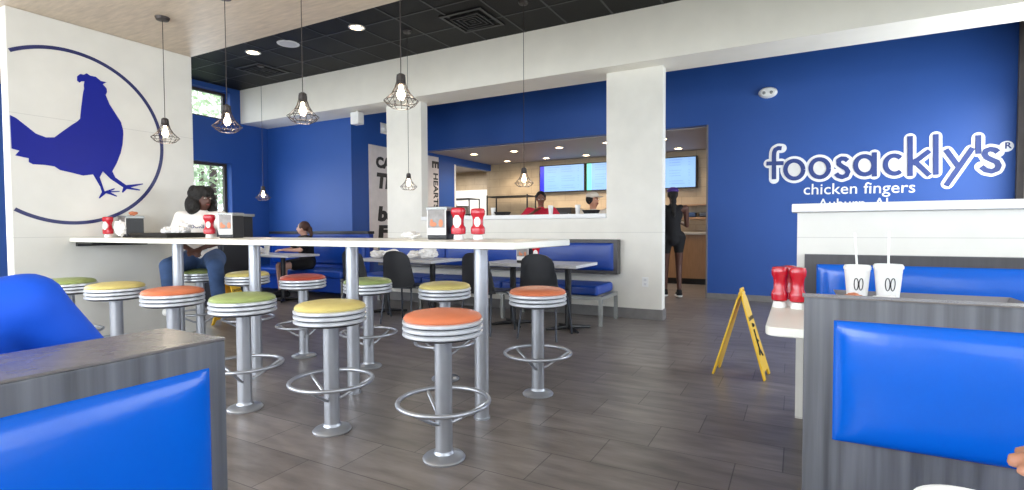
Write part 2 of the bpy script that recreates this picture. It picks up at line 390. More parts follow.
# least squares circle through the six points of the ring
import itertools
A_ = [[0]*4 for _ in range(3)]
for p in pts:
    rw = (p.y, p.z, 1, -(p.y**2+p.z**2))
    for i in range(3):
        for k in range(4): A_[i][k] += rw[i]*rw[k]
Mx = Matrix([r[:3] for r in A_]); sol = Mx.inverted() @ Vector([r[3] for r in A_])
cy_, cz_ = -sol[0]/2, -sol[1]/2; rad = math.sqrt(cy_**2+cz_**2-sol[2])
ring = MB(); n = 160; vs = []; 
seg = []
for i in range(n+1):
    a = -PI+2*PI*i/n; seg.append(a)
for a, b in zip(seg, seg[1:]):
    q = [(cy_+rr*math.cos(x), cz_+rr*math.sin(x)) for x, rr in ((a, rad-.016), (b, rad-.016), (b, rad+.016), (a, rad+.016))]
    if min(y for y, z in q) > 1.937:
        ring.add([(.001, y-2.3, z-1.1) for y, z in q]+[(.004, y-2.3, z-1.1) for y, z in q], [(0, 1, 2, 3), (7, 6, 5, 4), (0, 4, 5, 1), (2, 6, 7, 3)])
ring.build('ring', 'ink_navy', mural)
# wall lettering
LY = YB-.001
logo = thing('restaurant_sign', 'white outlined blue script sign lettering on the blue back wall, small white lines below', 'sign', (0, YB, 2.3))
def stroke(mb, pts, wd, y0, y1, round_=False):
    """ribbon of px points laid on the wall plane with square or round ends"""
    P3 = [onY(x, y, YB) for x, y in pts]; P3 = [Vector((p.x, 0, p.z-2.3)) for p in P3]
    hw = wd/2
    for k, (a, b) in enumerate(zip(P3, P3[1:])):
        d = (b-a).normalized(); nn = Vector((-d.z, 0, d.x))*hw
        e = d*(hw if round_ == 'sq' else 0)
        q = [a-e*(k == 0)-nn, b+e*(k == len(P3)-2)-nn, b+e*(k == len(P3)-2)+nn, a-e*(k == 0)+nn]
        yy = y0-random.random()*.004
        mb.prism([(p.x, yy, p.z) for p in q], (0, y1-yy, 0))
    for i, a in enumerate(P3):
        if 0 < i < len(P3)-1 or round_ is True:
            yy = y0-random.random()*.004
            mb.prism([(a.x+hw*math.cos(2*PI*k/20), yy, a.z+hw*math.sin(2*PI*k/20)) for k in range(20)], (0, y1-yy, 0))
def circ(cx, cy, r, a0=0, a1=360, n=26): return [(cx+r*math.cos(math.radians(a0+(a1-a0)*i/n)), cy+r*math.sin(math.radians(a0+(a1-a0)*i/n))) for i in range(n+1)]
ST = [[(781.6,148.4),(778.2,148.2),(775.4,149.8),(774.2,152.6),(774,156),(774,179.3)], [(768.6,163.6),(781.4,163.2)], circ(794.3,169.7,8.9), circ(819.7,168.3,9),
      [(847.6,160.8),(845,158.8),(841.5,158.6),(838.6,160.4),(838.8,164),(842,166.4),(846,168.6),(848,171.8),(846.4,175.6),(842,177.2),(838,175.8),(836,173.6)],
      circ(864.6,165.4,9.1), [(874.3,154.5),(874.3,174.5)], circ(894.3,164.7,9,48,312,20), [(910,138.4),(910,174)], [(927.4,152.4),(914.2,162.6)], [(914.6,161.4),(927.6,173.8)],
      [(935.7,136.6),(935.7,172.6)], [(947,151.4),(957.4,165.6)], [(971,150),(947.2,183.8)], [(978.1,137.6),(978.1,151.6)],
      [(997.6,152.2),(994.6,150),(990.2,149.2),(985.6,150.8),(984.2,154.2),(986.2,157.4),(991.2,159.8),(996.4,162),(998.4,165.6),(996.6,169.4),(991.4,171.4),(985.4,170.2),(981,166.8)]]
LETTERS = [(0, 1), (2,), (3,), (4,), (5, 6), (7,), (8, 9, 10), (11,), (12, 13), (14,), (15,)]
for li in LETTERS:
    wh, bl = MB(), MB()
    for k in li:
        s_ = ST[k]; stroke(wh, s_, .138, -.004, -.001, True); stroke(bl, s_, .060, -.016, -.006, 'sq' if len(s_) == 2 else False)
    wh.build('letter_outline', 'logo_white', logo); bl.build('letter', 'logo_blue', logo)
for cx_, cy2 in ((794.3,169.7),(819.7,168.3),(864.6,165.4),(895.3,164.7)):
    cr = MB(); stroke(cr, [(cx_-.5, cy2), (cx_+.5, cy2)], .2, -.0095, -.003, True); cr.build('letter_counter', 'logo_cream', logo)
wh = MB(); stroke(wh, [(1006.2, 146.4), (1006.6, 146.4)], .14, -.004, -.001, True); wh.build('mark_disc', 'logo_white', logo)
def wall_text(body, x0, y0, x1, name, bold=.004):
    a = onY(x0, y0, YB); b = onY(x1, y0, YB)
    text_mesh(name, body, 'logo_white', logo, frame_mat((a.x, -.004, a.z-2.3), (1, 0, -.012), (0.012, 0, 1)), width=(b.x-a.x), size=.2, bold=bold)
wall_text('chicken fingers', 802.9, 194.6, 914.3, 'small_lettering', .001)
wall_text('Auburn, AL', 818, 207.8, 893, 'small_lettering', .001)
a = onY(1004.2, 148.6, YB); text_mesh('registered_mark', 'R', 'logo_blue', logo, frame_mat((a.x, -.010, a.z-2.3), (1, 0, 0), (0, 0, 1)), width=.065, size=.1, bold=.002)
# poster on the side wall
po = thing('wall_poster', 'tall white poster with black hand lettering behind the left pillar', 'poster', (-6.95, 8.36, 0))
B(-.008, -1.07, .75, .008, 1.07, 2.71).build('board', 'poster', po, bevel=.003)
def pt(body, y, z, wd, sz=.2, rot=False, sh=0, bold=.012, ht_=None):
    T = frame_mat((.011, y-8.36, z), (0, 1, 0), (0, sh, 1)) if not rot else frame_mat((.011, y-8.36, z), (0, 0, -1), (0, 1, 0))
    text_mesh('lettering', body, 'ink_black', po, T, width=wd, height=ht_, size=sz, bold=bold)
pt('CA', 7.47, 2.31, .42, ht_=.20); pt('Th', 7.47, 1.93, .46, sh=.15, ht_=.28); pt('be', 7.5, 1.31, .48, sh=.15, ht_=.27); pt('Fi', 7.5, .99, .40, sh=.1, ht_=.23)
pt('E', 9.2, 2.62, .15, rot=True, bold=.008); pt('HEARTS', 9.24, 2.36, .78, rot=True, bold=.006)

# ============================================================ CEILING FITTINGS
def downlight(label, x, y, z, group, power=10, r=.085):
    o = thing('recessed_downlight', label, 'ceiling light', (x, y, z), 0, group)
    MB().lathe([(r, -.001), (r+.022, -.004), (r+.02, -.012), (r-.004, -.012), (r-.004, -.001)], n=28).build('trim_ring', 'white_plastic', o, smooth=True)
    MB().lathe([(0, -.004), (r-.006, -.004), (r-.006, -.0015), (0, -.0015)], n=28).build('lamp_face', 'lamp_disc', o)
    l = lamp('downlight_beam', 'SPOT', (x, y, z-.03), power, (1, .86, .68), .05, angle=2.3); return o
downlight('glowing recessed downlight in the black ceiling, nearer the window wall', -7.05, 5.05, BC, 'lit downlights in the black ceiling', 18)
downlight('glowing recessed downlight in the black ceiling, above the largest hanging lamp', -5.02, 5.08, BC, 'lit downlights in the black ceiling', 18)
KL = [(-6.256, 9.798, 'front row of kitchen downlights, nearest the poster wall'), (-5.285, 9.845, 'front row of kitchen downlights, second from the poster wall'), (-4.25, 9.85, 'front row of kitchen downlights, third from the poster wall'),
      (-3.22, 9.75, 'front row of kitchen downlights, just left of the right pillar'), (-6.2, 11.2, 'rear row of kitchen downlights, furthest left'), (-5.16, 11.2, 'rear row of kitchen downlights, over the first menu screen'),
      (-4.18, 11.2, 'rear row of kitchen downlights, over the second menu screen'), (-2.17, 11.2, 'rear row of kitchen downlights, over the screen right of the pillar'), (-2.2, 9.9, 'front row of kitchen downlights, in the gap right of the pillar')]
for x, y, l in KL: downlight('round lit downlight, '+l, x, y, 2.78, 'kitchen ceiling downlights', 16, .075)
sp = thing('ceiling_speaker', 'round white ceiling speaker in the black ceiling between the two lit downlights', 'ceiling speaker', (-6.3, 5.06, BC))
MB().lathe([(0, -.012), (.11, -.012), (.13, -.008), (.135, -.001), (0, -.001)], n=32).build('grille', 'speaker_white', sp, smooth=True)
MB().lathe([(.13, -.011), (.15, -.006), (.15, -.001), (.13, -.001)], n=32).build('rim', 'white_plastic', sp, smooth=True)
def vent(label, x, y, s=.3):
    o = thing('ceiling_vent', label, 'ceiling vent', (x, y, BC), 0, 'square black ceiling vents')
    MB().box(-s, -s, -.014, s, -s+.04, -.001).box(-s, s-.04, -.014, s, s, -.001).box(-s, -s+.04, -.014, -s+.04, s-.04, -.001).box(s-.04, -s+.04, -.014, s, s-.04, -.001).build('vent_frame', 'black_plastic', o)
    q = MB()
    for k in range(1, 5):
        e = s-.04-k*.055
        q.box(-e, -e, -.03+k*.003, e, -e+.02, -.010+k*.001).box(-e, e-.02, -.03+k*.003, e, e, -.010+k*.001).box(-e, -e+.02, -.03+k*.003, -e+.02, e-.02, -.010+k*.001).box(e-.02, -e+.02, -.03+k*.003, e, e-.02, -.010+k*.001)
    q.build('louvres', 'ink_black', o); return o
vent('square black ceiling vent nearer the window wall, below the speaker disc', -7.7, 5.68)
vent('square black ceiling vent right of the centre, above the beam', -3.6, 5.62)
# pendants
def pendant():
    o = thing('cage_pendant_lamp', 'x', 'hanging lamp', (0, 0, 0), 0, 'wire cage pendant lamps')
    q = MB(); prof = [(.028, .20), (.030, .165), (.042, .125), (.062, .09), (.09, .06), (.112, .042), (.085, .012), (.062, 0)]
    for k in range(14):
        a = 2*PI*k/14; q.tube([(r*math.cos(a), r*math.sin(a), z) for r, z in prof], .0022, 5)
    for r, z in ((.112, .042), (.062, 0), (.062, .09), (.029, .17)):
        q.tube([(r*math.cos(2*PI*k/28), r*math.sin(2*PI*k/28), z) for k in range(28)], .0026, 5, closed=True)
    q.build('cage', 'wire_dark', o)
    MB().lathe([(0, .225), (.014, .222), (.028, .212), (.03, .17), (.024, .15), (0, .15)], n=20).build('socket', 'wire_dark', o, smooth=True)
    MB().lathe([(0, .05), (.016, .054), (.027, .075), (.026, .095), (.014, .125), (.012, .149), (0, .149)], n=18).build('bulb', 'bulb', o, smooth=True)
    return o
pn = pendant(); used = False
PD = [(-5.07, 2.73, 1.945, WC, 'cage pendant hanging in front of the rooster mural partition'), (-4.16, 2.73, 1.96, WC, 'cage pendant second from the mural, over the long high table'),
      (-3.25, 2.73, 1.945, WC, 'cage pendant third from the mural, over the long high table'), (-2.31, 2.73, 1.95, WC, 'cage pendant over the long high table, the biggest and furthest from the mural'),
      (-4.545, 5.504, 1.665, BC, 'small cage pendant hanging low in front of the left pillar'), (-2.80, 5.46, 1.632, BC, 'small cage pendant hanging low in front of the kitchen opening'),
      (-7.5, 5.5, 1.617, BC, 'smallest cage pendant hanging low against the blue facing wall at left')]
for x, y, z, zc, l in PD:
    if not used: o = pn; o.location = (x, y, z); used = True
    else: o = dup(pn, (x, y, z)); 
    o['label'] = 'dark wire '+l
    pend_z = zc-z
    MB().tube([(0, 0, .224), (0, 0, pend_z-.02)], .0032, 6).build('cord', 'wire_dark', o)
    MB().lathe([(0, pend_z-.03), (.05, pend_z-.026), (.058, pend_z-.01), (.06, pend_z-.001), (0, pend_z-.001)], n=24).build('canopy', 'wire_dark', o, smooth=True)
    lamp('pendant_glow', 'POINT', (x, y, z+.03), 2.2, (1, .85, .66), .03)
# fix: the prototype was duplicated before its cord existed only for the first; copies got the first cord too
for o in [o for o in bpy.data.objects if o.name.startswith('cage_pendant_lamp')]:
    cs = [c for c in o.children if c.name.split('.')[0] in ('cord', 'canopy')]
    if len(cs) > 2:
        own = cs[-2:]
        by = {}
        for c in cs: by.setdefault(c.name.split('.')[0], []).append(c)
        for k, v in by.items():
            v.sort(key=lambda c: c.data == [h for h in pn.children if h.name.split('.')[0] == k][0].data)
            for c in v[1:]: bpy.data.objects.remove(c)
# wall/ceiling boxes
o = thing('wall_speaker_box', 'small white square box hanging under the white beam, left of the left pillar', 'speaker', (-6.5, 6.56, 3.125))
B(-.09, -.07, -.23, .09, .07, -.03).build('box', 'white_plastic', o, bevel=.015); MB().tube([(0, 0, -.029), (0, 0, -.001)], .02).build('mount', 'white_plastic', o)
o = thing('emergency_light', 'white domed emergency light high on the blue wall above the sign lettering', 'emergency light', (-.415, YB, 3.185))
MB().lathe([(0, .09), (.1, .085), (.13, .05), (.13, .0), (0, .0)], n=28, T=Matrix(((1, 0, 0), (0, 0, -1), (0, .62, 0)))).build('housing', 'white_plastic', o, smooth=True)
MB().ball((-.05, -.085, -.012), .024).ball((.05, -.085, -.012), .024).build('lens', 'steel_grey', o, smooth=True)
o = thing('dome_detector', 'white dome detector high on the side wall just left of the left pillar', 'detector', (-6.96, 7.72, 3.06))
MB().lathe([(0, .07), (.05, .06), (.08, .02), (.085, 0), (0, 0)], n=24, T=Matrix(((0, 0, 1), (0, 1, 0), (1, 0, 0)))).build('dome', 'white_plastic', o, smooth=True)
B(0, -.1, -.1, .008, .1, .1).build('plate', 'white_plastic', o)
o = thing('wall_outlet', 'white electrical outlet low on the right pillar', 'outlet', (-1.665, 6.56, .468))
B(-.04, -.006, -.06, .04, 0, .06).build('plate', 'white_plastic', o, bevel=.003)
for z in (-.025, .025): MB().box(-.016, -.009, z-.014, .016, -.0061, z+.014).build('socket', 'speaker_white', o)

# ============================================================ LONG HIGH TABLE
ht = thing('long_high_table', 'long cream-topped high table fixed to the mural partition with round silver posts', 'table', (-3.6, 2.68, 0))
def lx(x): return x+3.6
q = MB(); c = .04
ol = [(RX+.002, 2.33), (-1.25-c, 2.33), (-1.25-.012, 2.33+.012), (-1.25, 2.33+c), (-1.25, 3.1-c), (-1.25-.012, 3.1-.012), (-1.25-c, 3.1), (RX+.002, 3.1)]
q.prism([(lx(x), y-2.68, 1.04) for x, y in ol], (0, 0, .038)); q.build('tabletop', 'table_white', ht, bevel=.006)
for x in (-4.83, -3.775, -2.722, -1.667):
    MB().tube([(lx(x), 0, .012), (lx(x), 0, 1.026)], .043, 28).build('leg', 'silver', ht, smooth=True)
    MB().lathe([(.043, 1.026), (.09, 1.028), (.09, 1.0395), (0, 1.0395)], (lx(x), 0, 0), 28).build('top_plate', 'silver', ht)
    MB().lathe([(0, 0), (.05, 0), (.05, .012), (0, .012)], (lx(x), 0, 0), 28).build('foot_collar', 'silver', ht, smooth=True)
MB().box(lx(RX+.002), -.3, 1.0, lx(RX+.04), .3, 1.0395).box(lx(RX+.04), -.3, 1.02, lx(RX+.3), -.26, 1.0395).box(lx(RX+.04), .26, 1.02, lx(RX+.3), .3, 1.0395).build('wall_bracket', 'black_plastic', ht)

# ============================================================ BAR STOOLS
def stool(skin):
    o = thing('bar_stool', 'x', 'bar stool', (0, 0, 0), 0, 'fixed round bar stools at the high table')
    MB().lathe([(0, .745), (.06, .7445), (.12, .741), (.165, .733), (.185, .724), (.193, .712), (.19, .704), (0, .704)], n=48).build('seat_cushion', skin, o, smooth=True)
    pr = [(0, .703), (.192, .703), (.197, .699), (.197, .684), (.192, .680)]
    q = MB()
    for k in range(3):
        z = .703-k*.0275
        q.lathe([(.13, z), (.190, z), (.198, z-.004), (.1985, z-.016), (.192, z-.021), (.13, z-.021)], n=48)
    q.build('chrome_band', 'chrome', o, smooth=True)
    MB().lathe([(0, .7), (.184, .7), (.184, .622), (.17, .615), (0, .615)], n=48).build('seat_core', 'groove', o)
    MB().lathe([(0, .6145), (.11, .6145), (.11, .605), (.043, .598), (.043, .02), (0, .02)], n=32).build('column', 'silver', o, smooth=True)
    MB().lathe([(0, 0), (.104, 0), (.107, .008), (.10, .017), (.075, .024), (.052, .032), (.046, .045), (.0435, .045), (.0435, .0), (0, 0)][:8], n=40).build('base', 'silver', o, smooth=True)
    MB().tube([(.226*math.cos(2*PI*k/48), .226*math.sin(2*PI*k/48), .29) for k in range(48)], .0115, 10, closed=True).build('foot_ring', 'silver', o, smooth=True)
    for k in range(3):
        a = 2*PI*k/3+.5
        MB().tube([(.043*math.cos(a), .043*math.sin(a), .185), (.07*math.cos(a), .07*math.sin(a), .195), (.222*math.cos(a), .222*math.sin(a), .285)], .009, 8).build('brace', 'silver', o, smooth=True)
    return o
SK = {}
protos = {}
rowsN = ['orange_vinyl', 'yellow_vinyl', 'green_vinyl', 'orange_vinyl', 'yellow_vinyl', 'green_vinyl']
rowsF = ['orange_vinyl', 'yellow_vinyl', 'green_vinyl', 'rust_vinyl', 'yellow_vinyl', 'green_vinyl']
LN = ['orange-topped bar stool nearest the camera, at the free end of the high table', 'yellow-topped bar stool in the near row, between the front orange and green stools', 'green-topped bar stool in the near row, its base just right of the left divider',
      'orange-topped bar stool in the near row, its base hidden behind the left booth divider', 'pale yellow bar stool in front of the white partition, near row', 'green-topped bar stool before the white partition, last of the near row']
LF = ['orange-topped bar stool in the far row, at the free end of the high table', 'yellow-topped bar stool in the far row, directly behind the front orange stool', 'green-topped far-row bar stool beside the post behind the front yellow stool',
      'rust red-topped bar stool in the far row, the only dark red one', 'pale yellow bar stool in the far row, just right of the seated woman in jeans', 'green-topped bar stool in the far row under the seated woman in jeans']
for lab, cols, y in ((LN, rowsN, 2.115), (LF, rowsF, 3.25)):
    for k in range(6):
        x = (-1.54 if y < 3 else -1.565)-.781*k
        if cols[k] not in protos:
            o = protos[cols[k]] = stool(cols[k]); o.location = (x, y, 0); o.rotation_euler.z = .35*k
        else: o = dup(protos[cols[k]], (x, y, 0), .35*k+.2)
        o['label'] = lab[k]

# ============================================================ UPHOLSTERY
def cushion(w, h, d, name, m, parent, T, nx=28, nz=18, puff=.03):
    """padded panel: w x h face swelling along local -y; edges rolled"""
    q = MB(); vs = []; fs = []
    def prof(u):  # 0..1 -> 0..1 rolled edges
        e = .09; 
        if u < e: return math.sqrt(max(0, 1-((e-u)/e)**2))
        if u > 1-e: return math.sqrt(max(0, 1-((u-1+e)/e)**2))
        return 1
    for k in range(nz+1):
        for i in range(nx+1):
            u = (1-math.cos(PI*i/nx))/2; v = (1-math.cos(PI*k/nz))/2
            eu = prof(min(u*w/.7, .5) if u < .5 else 1-min((1-u)*w/.7, .5)); ev = prof(min(v*h/.5, .5) if v < .5 else 1-min((1-v)*h/.5, .5))
            dd = d*min(eu, ev)**.8+puff*math.sin(PI*u)**.6*math.sin(PI*v)**.6
            vs.append(T @ Vector((-w/2+w*u, -dd, h*v)))
    nb = len(vs)
    for k in range(nz+1):
        for i in range(nx+1):
            u = (1-math.cos(PI*i/nx))/2; v = (1-math.cos(PI*k/nz))/2; vs.append(T @ Vector((-w/2+w*u, 0, h*v)))
    W = nx+1
    for k in range(nz):
        for i in range(nx):
            a = k*W+i; fs.append((a, a+1, a+W+1, a+W)); fs.append((nb+a, nb+a+W, nb+a+W+1, nb+a+1))
    q.add(vs, fs); 
    per = [i for i in range(W)]+[k*W+nx for k in range(1, nz+1)]+[nz*W+i for i in range(nx-1, -1, -1)]+[k*W for k in range(nz-1, 0, -1)]
    q.add([], [])
    o = len(q.v)-len(vs)
    for a, b in zip(per, per[1:]+per[:1]): q.f.append((o+a, o+b, o+nb+b, o+nb+a)); q.mi.append(0)
    return q.build(name, m, parent, smooth=True)
def RT(x, y, z, rz=0): return Matrix.Translation((x, y, z)) @ Matrix.Rotation(rz, 4, 'Z')

# ---- right-hand booth, bench back facing the camera
YD = 1.70
bn = thing('booth_bench', 'grey wood-grain booth bench with a big bright blue padded back facing the camera at right', 'booth bench', (1.25, YD, 0))
q = MB(); q.box(-1.23, 0, 0, 1.2, .06, .95); q.build('back_panel', 'laminate', bn)
B(-1.235, -.004, .951, 1.2, .064, .955).build('top_edge', 'laminate_top', bn)
cushion(2.34, .335, .022, 'back_cushion', 'blue_vinyl', bn, RT(.012, 0, .556), puff=.028)
B(-1.15, -.5, .33, 1.19, -.035, .425).build('seat_cushion', 'navy_vinyl', bn, bevel=.03, seg=4)
B(-1.2, -.46, 0, 1.19, -.001, .329).build('seat_base', 'laminate_dark', bn)
# the bench behind it, facing the far wall
bn2 = thing('booth_bench', 'booth bench hidden behind the right-hand divider, turned toward the white half wall', 'booth bench', (1.25, YD+.07, 0))
B(-1.15, 0, .36, 1.19, .42, .46).build('seat_cushion', 'blue_vinyl', bn2, bevel=.03, seg=4)
B(-1.18, .0, 0, 1.19, .4, .359).build('seat_base', 'laminate_dark', bn2)
# far bench against the white half wall
bn3 = thing('booth_bench', 'booth bench with a long glossy blue back pad against the white half wall at right', 'booth bench', (1.25, 3.5, 0))
B(-1.21, 0, 0, 1.24, .055, .99).build('back_panel', 'laminate_dark', bn3)
cushion(2.3, .36, .03, 'back_cushion', 'blue_vinyl', bn3, RT(.0, 0, .575), puff=.03)
B(-1.15, -.45, .36, 1.19, -.06, .46).build('seat_cushion', 'blue_vinyl', bn3, bevel=.03, seg=4)
B(-1.18, -.42, 0, 1.19, -.001, .359).build('seat_base', 'laminate_dark', bn3)
# table between
tb = thing('booth_table', 'white booth table with rounded corners holding red bottles beside the right divider', 'table', (.6, 2.71, 0))
q = MB(); x0, x1, y0, y1, c = -.71, 1.0, -.38, .39, .05
ol = [(x0+c, y0), (x1, y0), (x1, y1), (x0+c, y1)]+[(x0+c-c*math.sin(PI/2*k/5), y1-c+c*math.cos(PI/2*k/5)) for k in range(1, 6)]+[(x0+c-c*math.cos(PI/2*k/5), y0+c-c*math.sin(PI/2*k/5)) for k in range(0, 5)]
q.prism([(x, y, .712) for x, y in ol], (0, 0, .038)); q.build('tabletop', 'table_white', tb, bevel=.006)
MB().tube([(.15, 0, .02), (.15, 0, .711)], .035, 20).build('leg', 'black_plastic', tb, smooth=True)
MB().box(-.15, -.03, 0, .45, .03, .019).box(.12, -.25, 0, .18, -.031, .019).box(.12, .031, 0, .18, .25, .019).build('base', 'black_plastic', tb)
# trays, wrappers and cups on it
def tray(name, label, loc, w, d, h, m, rz=0, group=None, cat='tray'):
    o = thing(name, label, cat, loc, rz, group); q = MB(); e = .022; t = .004
    q.prism([(-w/2+e, -d/2+e, 0), (w/2-e, -d/2+e, 0), (w/2-e, d/2-e, 0), (-w/2+e, d/2-e, 0)], (0, 0, t))
    a = [(-w/2+e, -d/2+e), (w/2-e, -d/2+e), (w/2-e, d/2-e), (-w/2+e, d/2-e)]; b = [(-w/2, -d/2), (w/2, -d/2), (w/2, d/2), (-w/2, d/2)]
    for k in range(4):
        k2 = (k+1) % 4; A, Bb, Cc, D = a[k], a[k2], b[k2], b[k]
        q.add([(A[0], A[1], 0), (Bb[0], Bb[1], 0), (Cc[0], Cc[1], h), (D[0], D[1], h), (A[0]*.985, A[1]*.985, t), (Bb[0]*.985, Bb[1]*.985, t), (Cc[0]*.99, Cc[1]*.99, h+.002), (D[0]*.99, D[1]*.99, h+.002)],
              [(0, 1, 2, 3), (7, 6, 5, 4), (3, 2, 6, 7)])
    q.build('tray_body', m, o); return o
tray('serving_tray', 'grey serving tray at the bottom of the stack on the right-hand booth table', (.49, 2.83, .7505), .66, .40, .030, 'tray_grey', group='stacked grey trays')
tray('serving_tray', 'grey serving tray in the middle of the stack, right-hand booth table', (.49, 2.83, .776), .66, .40, .030, 'tray_grey', group='stacked grey trays')
tray('serving_tray', 'grey serving tray on top of the stack, holding two white cups, right-hand booth table', (.49, 2.83, .8015), .66, .40, .036, 'tray_grey', group='stacked grey trays')
def crumple(name, label, loc, r, m='paper', seed=0, cat='wrapper', flat=.5, group=None, rz=0):
    bm = bmesh.new(); bmesh.ops.create_icosphere(bm, subdivisions=3, radius=1)
    for v in bm.verts:
        nn = noise.noise(v.co*2.1+Vector((seed*7.3, 0, 0))); n2 = noise.noise(v.co*5+Vector((seed, 4, 0)))
        v.co *= 1+.45*nn+.22*n2; v.co.x *= r[0]; v.co.y *= r[1]; v.co.z *= r[2]
    zmin = min(v.co.z for v in bm.verts)
    for v in bm.verts: v.co.z -= zmin
    me = bpy.data.meshes.new(name); bm.to_mesh(me); bm.free(); me.materials.append(M[m])
    o = bpy.data.objects.new(name, me); C.objects.link(o); o.location = loc; o.rotation_euler.z = rz; tag(o, label, cat, group); return o
crumple('food_wrapper', 'crumpled pale wrapper on the grey tray in front of the two cups', (.34, 2.73, .807), (.065, .04, .022), seed=2)
crumple('food_wrapper', 'flat brown-marked wrapper at the left end of the grey tray', (.22, 2.74, .807), (.035, .05, .022), m='cardboard', seed=4)
def cup(label, loc, r=.055, h=.17, straw=0, group=None, lid=True, mark=True, lean=(0, 0)):
    o = thing('foam_cup', label, 'cup', loc, 0, group)
    MB().lathe([(0, 0), (r*.72, 0), (r*.74, .004), (r*.98, h-.012), (r, h-.01), (r, h), (r*.94, h), (r*.9, h-.012), (0, h-.03)], n=32).build('cup_body', 'foam', o, smooth=True)
    if lid: MB().lathe([(0, h+.004), (r*.82, h+.004), (r*.86, h+.011), (r*.96, h+.011), (r*1.05, h+.003), (r*1.05, h-.008), (r*1.005, h-.008), (r*1.005, h-.001)], n=32).build('lid', 'white_plastic', o, smooth=True)
    if straw: MB().tube([(0, 0, h-.02), (lean[0], lean[1], h+straw)], .0045, 8).build('straw', 'white_plastic', o, smooth=True)
    if mark:
        q = MB()
        for k, (a0, a1) in enumerate(((-1.9, -1.55), (-1.5, -1.15))):
            rr = r*.9; pts = []
            for i in range(13):
                t_ = i/12; ang = a0+(a1-a0)*(.5+.5*math.sin(t_*2*PI)); z = h*.35+h*.35*(.5+.5*math.cos(t_*2*PI)); 
                R_ = r*(.74+.24*z/h)+.0012; pts.append((R_*math.cos(ang), R_*math.sin(ang), z))
            q.tube(pts, .002, 5)
        q.build('printed_mark', 'ink_black', o)
    return o
cup('white foam cup with straw on the grey tray, the left of the two', (.245, 2.88, .807), .052, .155, .16, 'cups on the grey tray', lean=(-.012, 0))
cup('white foam cup with straw on the grey tray, the right and larger of the two', (.362, 2.88, .807), .055, .162, .16, 'cups on the grey tray')
def bottle(label, loc, rz=0, group=None, s=1.0, wx=1.0, cat='bottle', name='ketchup_bottle'):
    o = thing(name, label, cat, loc, rz, group)
    q = MB()
    def ring(w, d, z, n=28, p=3.2):
        return [(s*wx*w*math.copysign(abs(math.cos(2*PI*k/n))**(2/p), math.cos(2*PI*k/n)), s*d*math.copysign(abs(math.sin(2*PI*k/n))**(2/p), math.sin(2*PI*k/n)), s*z) for k in range(n)]
    sec = [(.024, .02, .031), (.043, .03, .036), (.046, .032, .06), (.044, .031, .075), (.034, .025, .09), (.033, .024, .125), (.036, .026, .145), (.045, .031, .16), (.046, .032, .182), (.040, .028, .196), (.02, .015, .2)]
    vs = []; fs = []; n = 28
    for a in sec: vs += ring(*a)
    for i in range(len(sec)-1): fs += [(i*n+j, i*n+(j+1) % n, (i+1)*n+(j+1) % n, (i+1)*n+j) for j in range(n)]
    fs += [tuple(reversed(range(n))), tuple(range((len(sec)-1)*n, len(sec)*n))]
    q.add(vs, fs).build('bottle_body', 'ketchup_red', o, smooth=True)
    MB().lathe([(0, 0), (.031*s, 0), (.032*s, .004*s), (.028*s, .0295*s), (0, .0295*s)], n=24).build('cap', 'white_plastic', o, smooth=True)
    return o
def label_on(o, s=1.0, sc_=1.0):
    MB().prism([(s*.026*sc_*math.cos(a)*1.0, -s*.0335, s*(.112+.042*sc_*math.sin(a))) for a in [PI/8+PI/4*k for k in range(8)]], (0, .012*s, 0)).build('bottle_label', 'paper', o)
for x, y, l in ((-.074, 2.93, 'red squeeze bottle on the right booth table, left of the three'), (.006, 2.91, 'red squeeze bottle on the right booth table, next to the grey divider'), (-.034, 3.02, 'red squeeze bottle on the right booth table, half hidden behind the other two')):
    bottle(l, (x, y, .7505), random.uniform(-.1, .1), 'red squeeze bottles on the right booth table', 1.02, .8)
# ---- our own table with cup and hand at the lower right
tb2 = thing('booth_table', 'white booth table just below the frame at lower right, nearest the camera', 'table', (.85, .5, 0))
B(-.85, -.26, .712, .85, .26, .75).build('tabletop', 'table_white', tb2, bevel=.006)
MB().tube([(.0, 0, .02), (.0, 0, .711)], .035, 20).build('leg', 'black_plastic', tb2, smooth=True)
B(-.3, -.03, 0, .3, .03, .019).build('base', 'black_plastic', tb2)

cup('white lidded cup at the bottom edge of the frame, lower right', (.125, .525, .7505), .042, .168, group=None, mark=False)
# ---- left booth divider
XD, YE = -1.0, .642
lb = thing('booth_bench', 'grey wood-grain booth bench with bright blue padded back at the lower left corner', 'booth bench', (XD, YE, 0))
B(-.215, -2.2, 0, 0, 0, .93).build('back_panel', 'laminate', lb, bevel=.003)
B(-.215, -2.2, .9305, 0, 0, .935).build('top_edge', 'laminate_top', lb)
cushion(2.1, .42, .014, 'back_cushion', 'blue_vinyl', lb, RT(.001, -1.085, .462, PI/2), nx=60, puff=.03)
B(.002, -2.15, .36, .42, -.04, .46).build('seat_cushion', 'blue_vinyl', lb, bevel=.03, seg=4)
B(.001, -2.15, 0, .4, -.05, .359).build('seat_base', 'laminate_dark', lb)

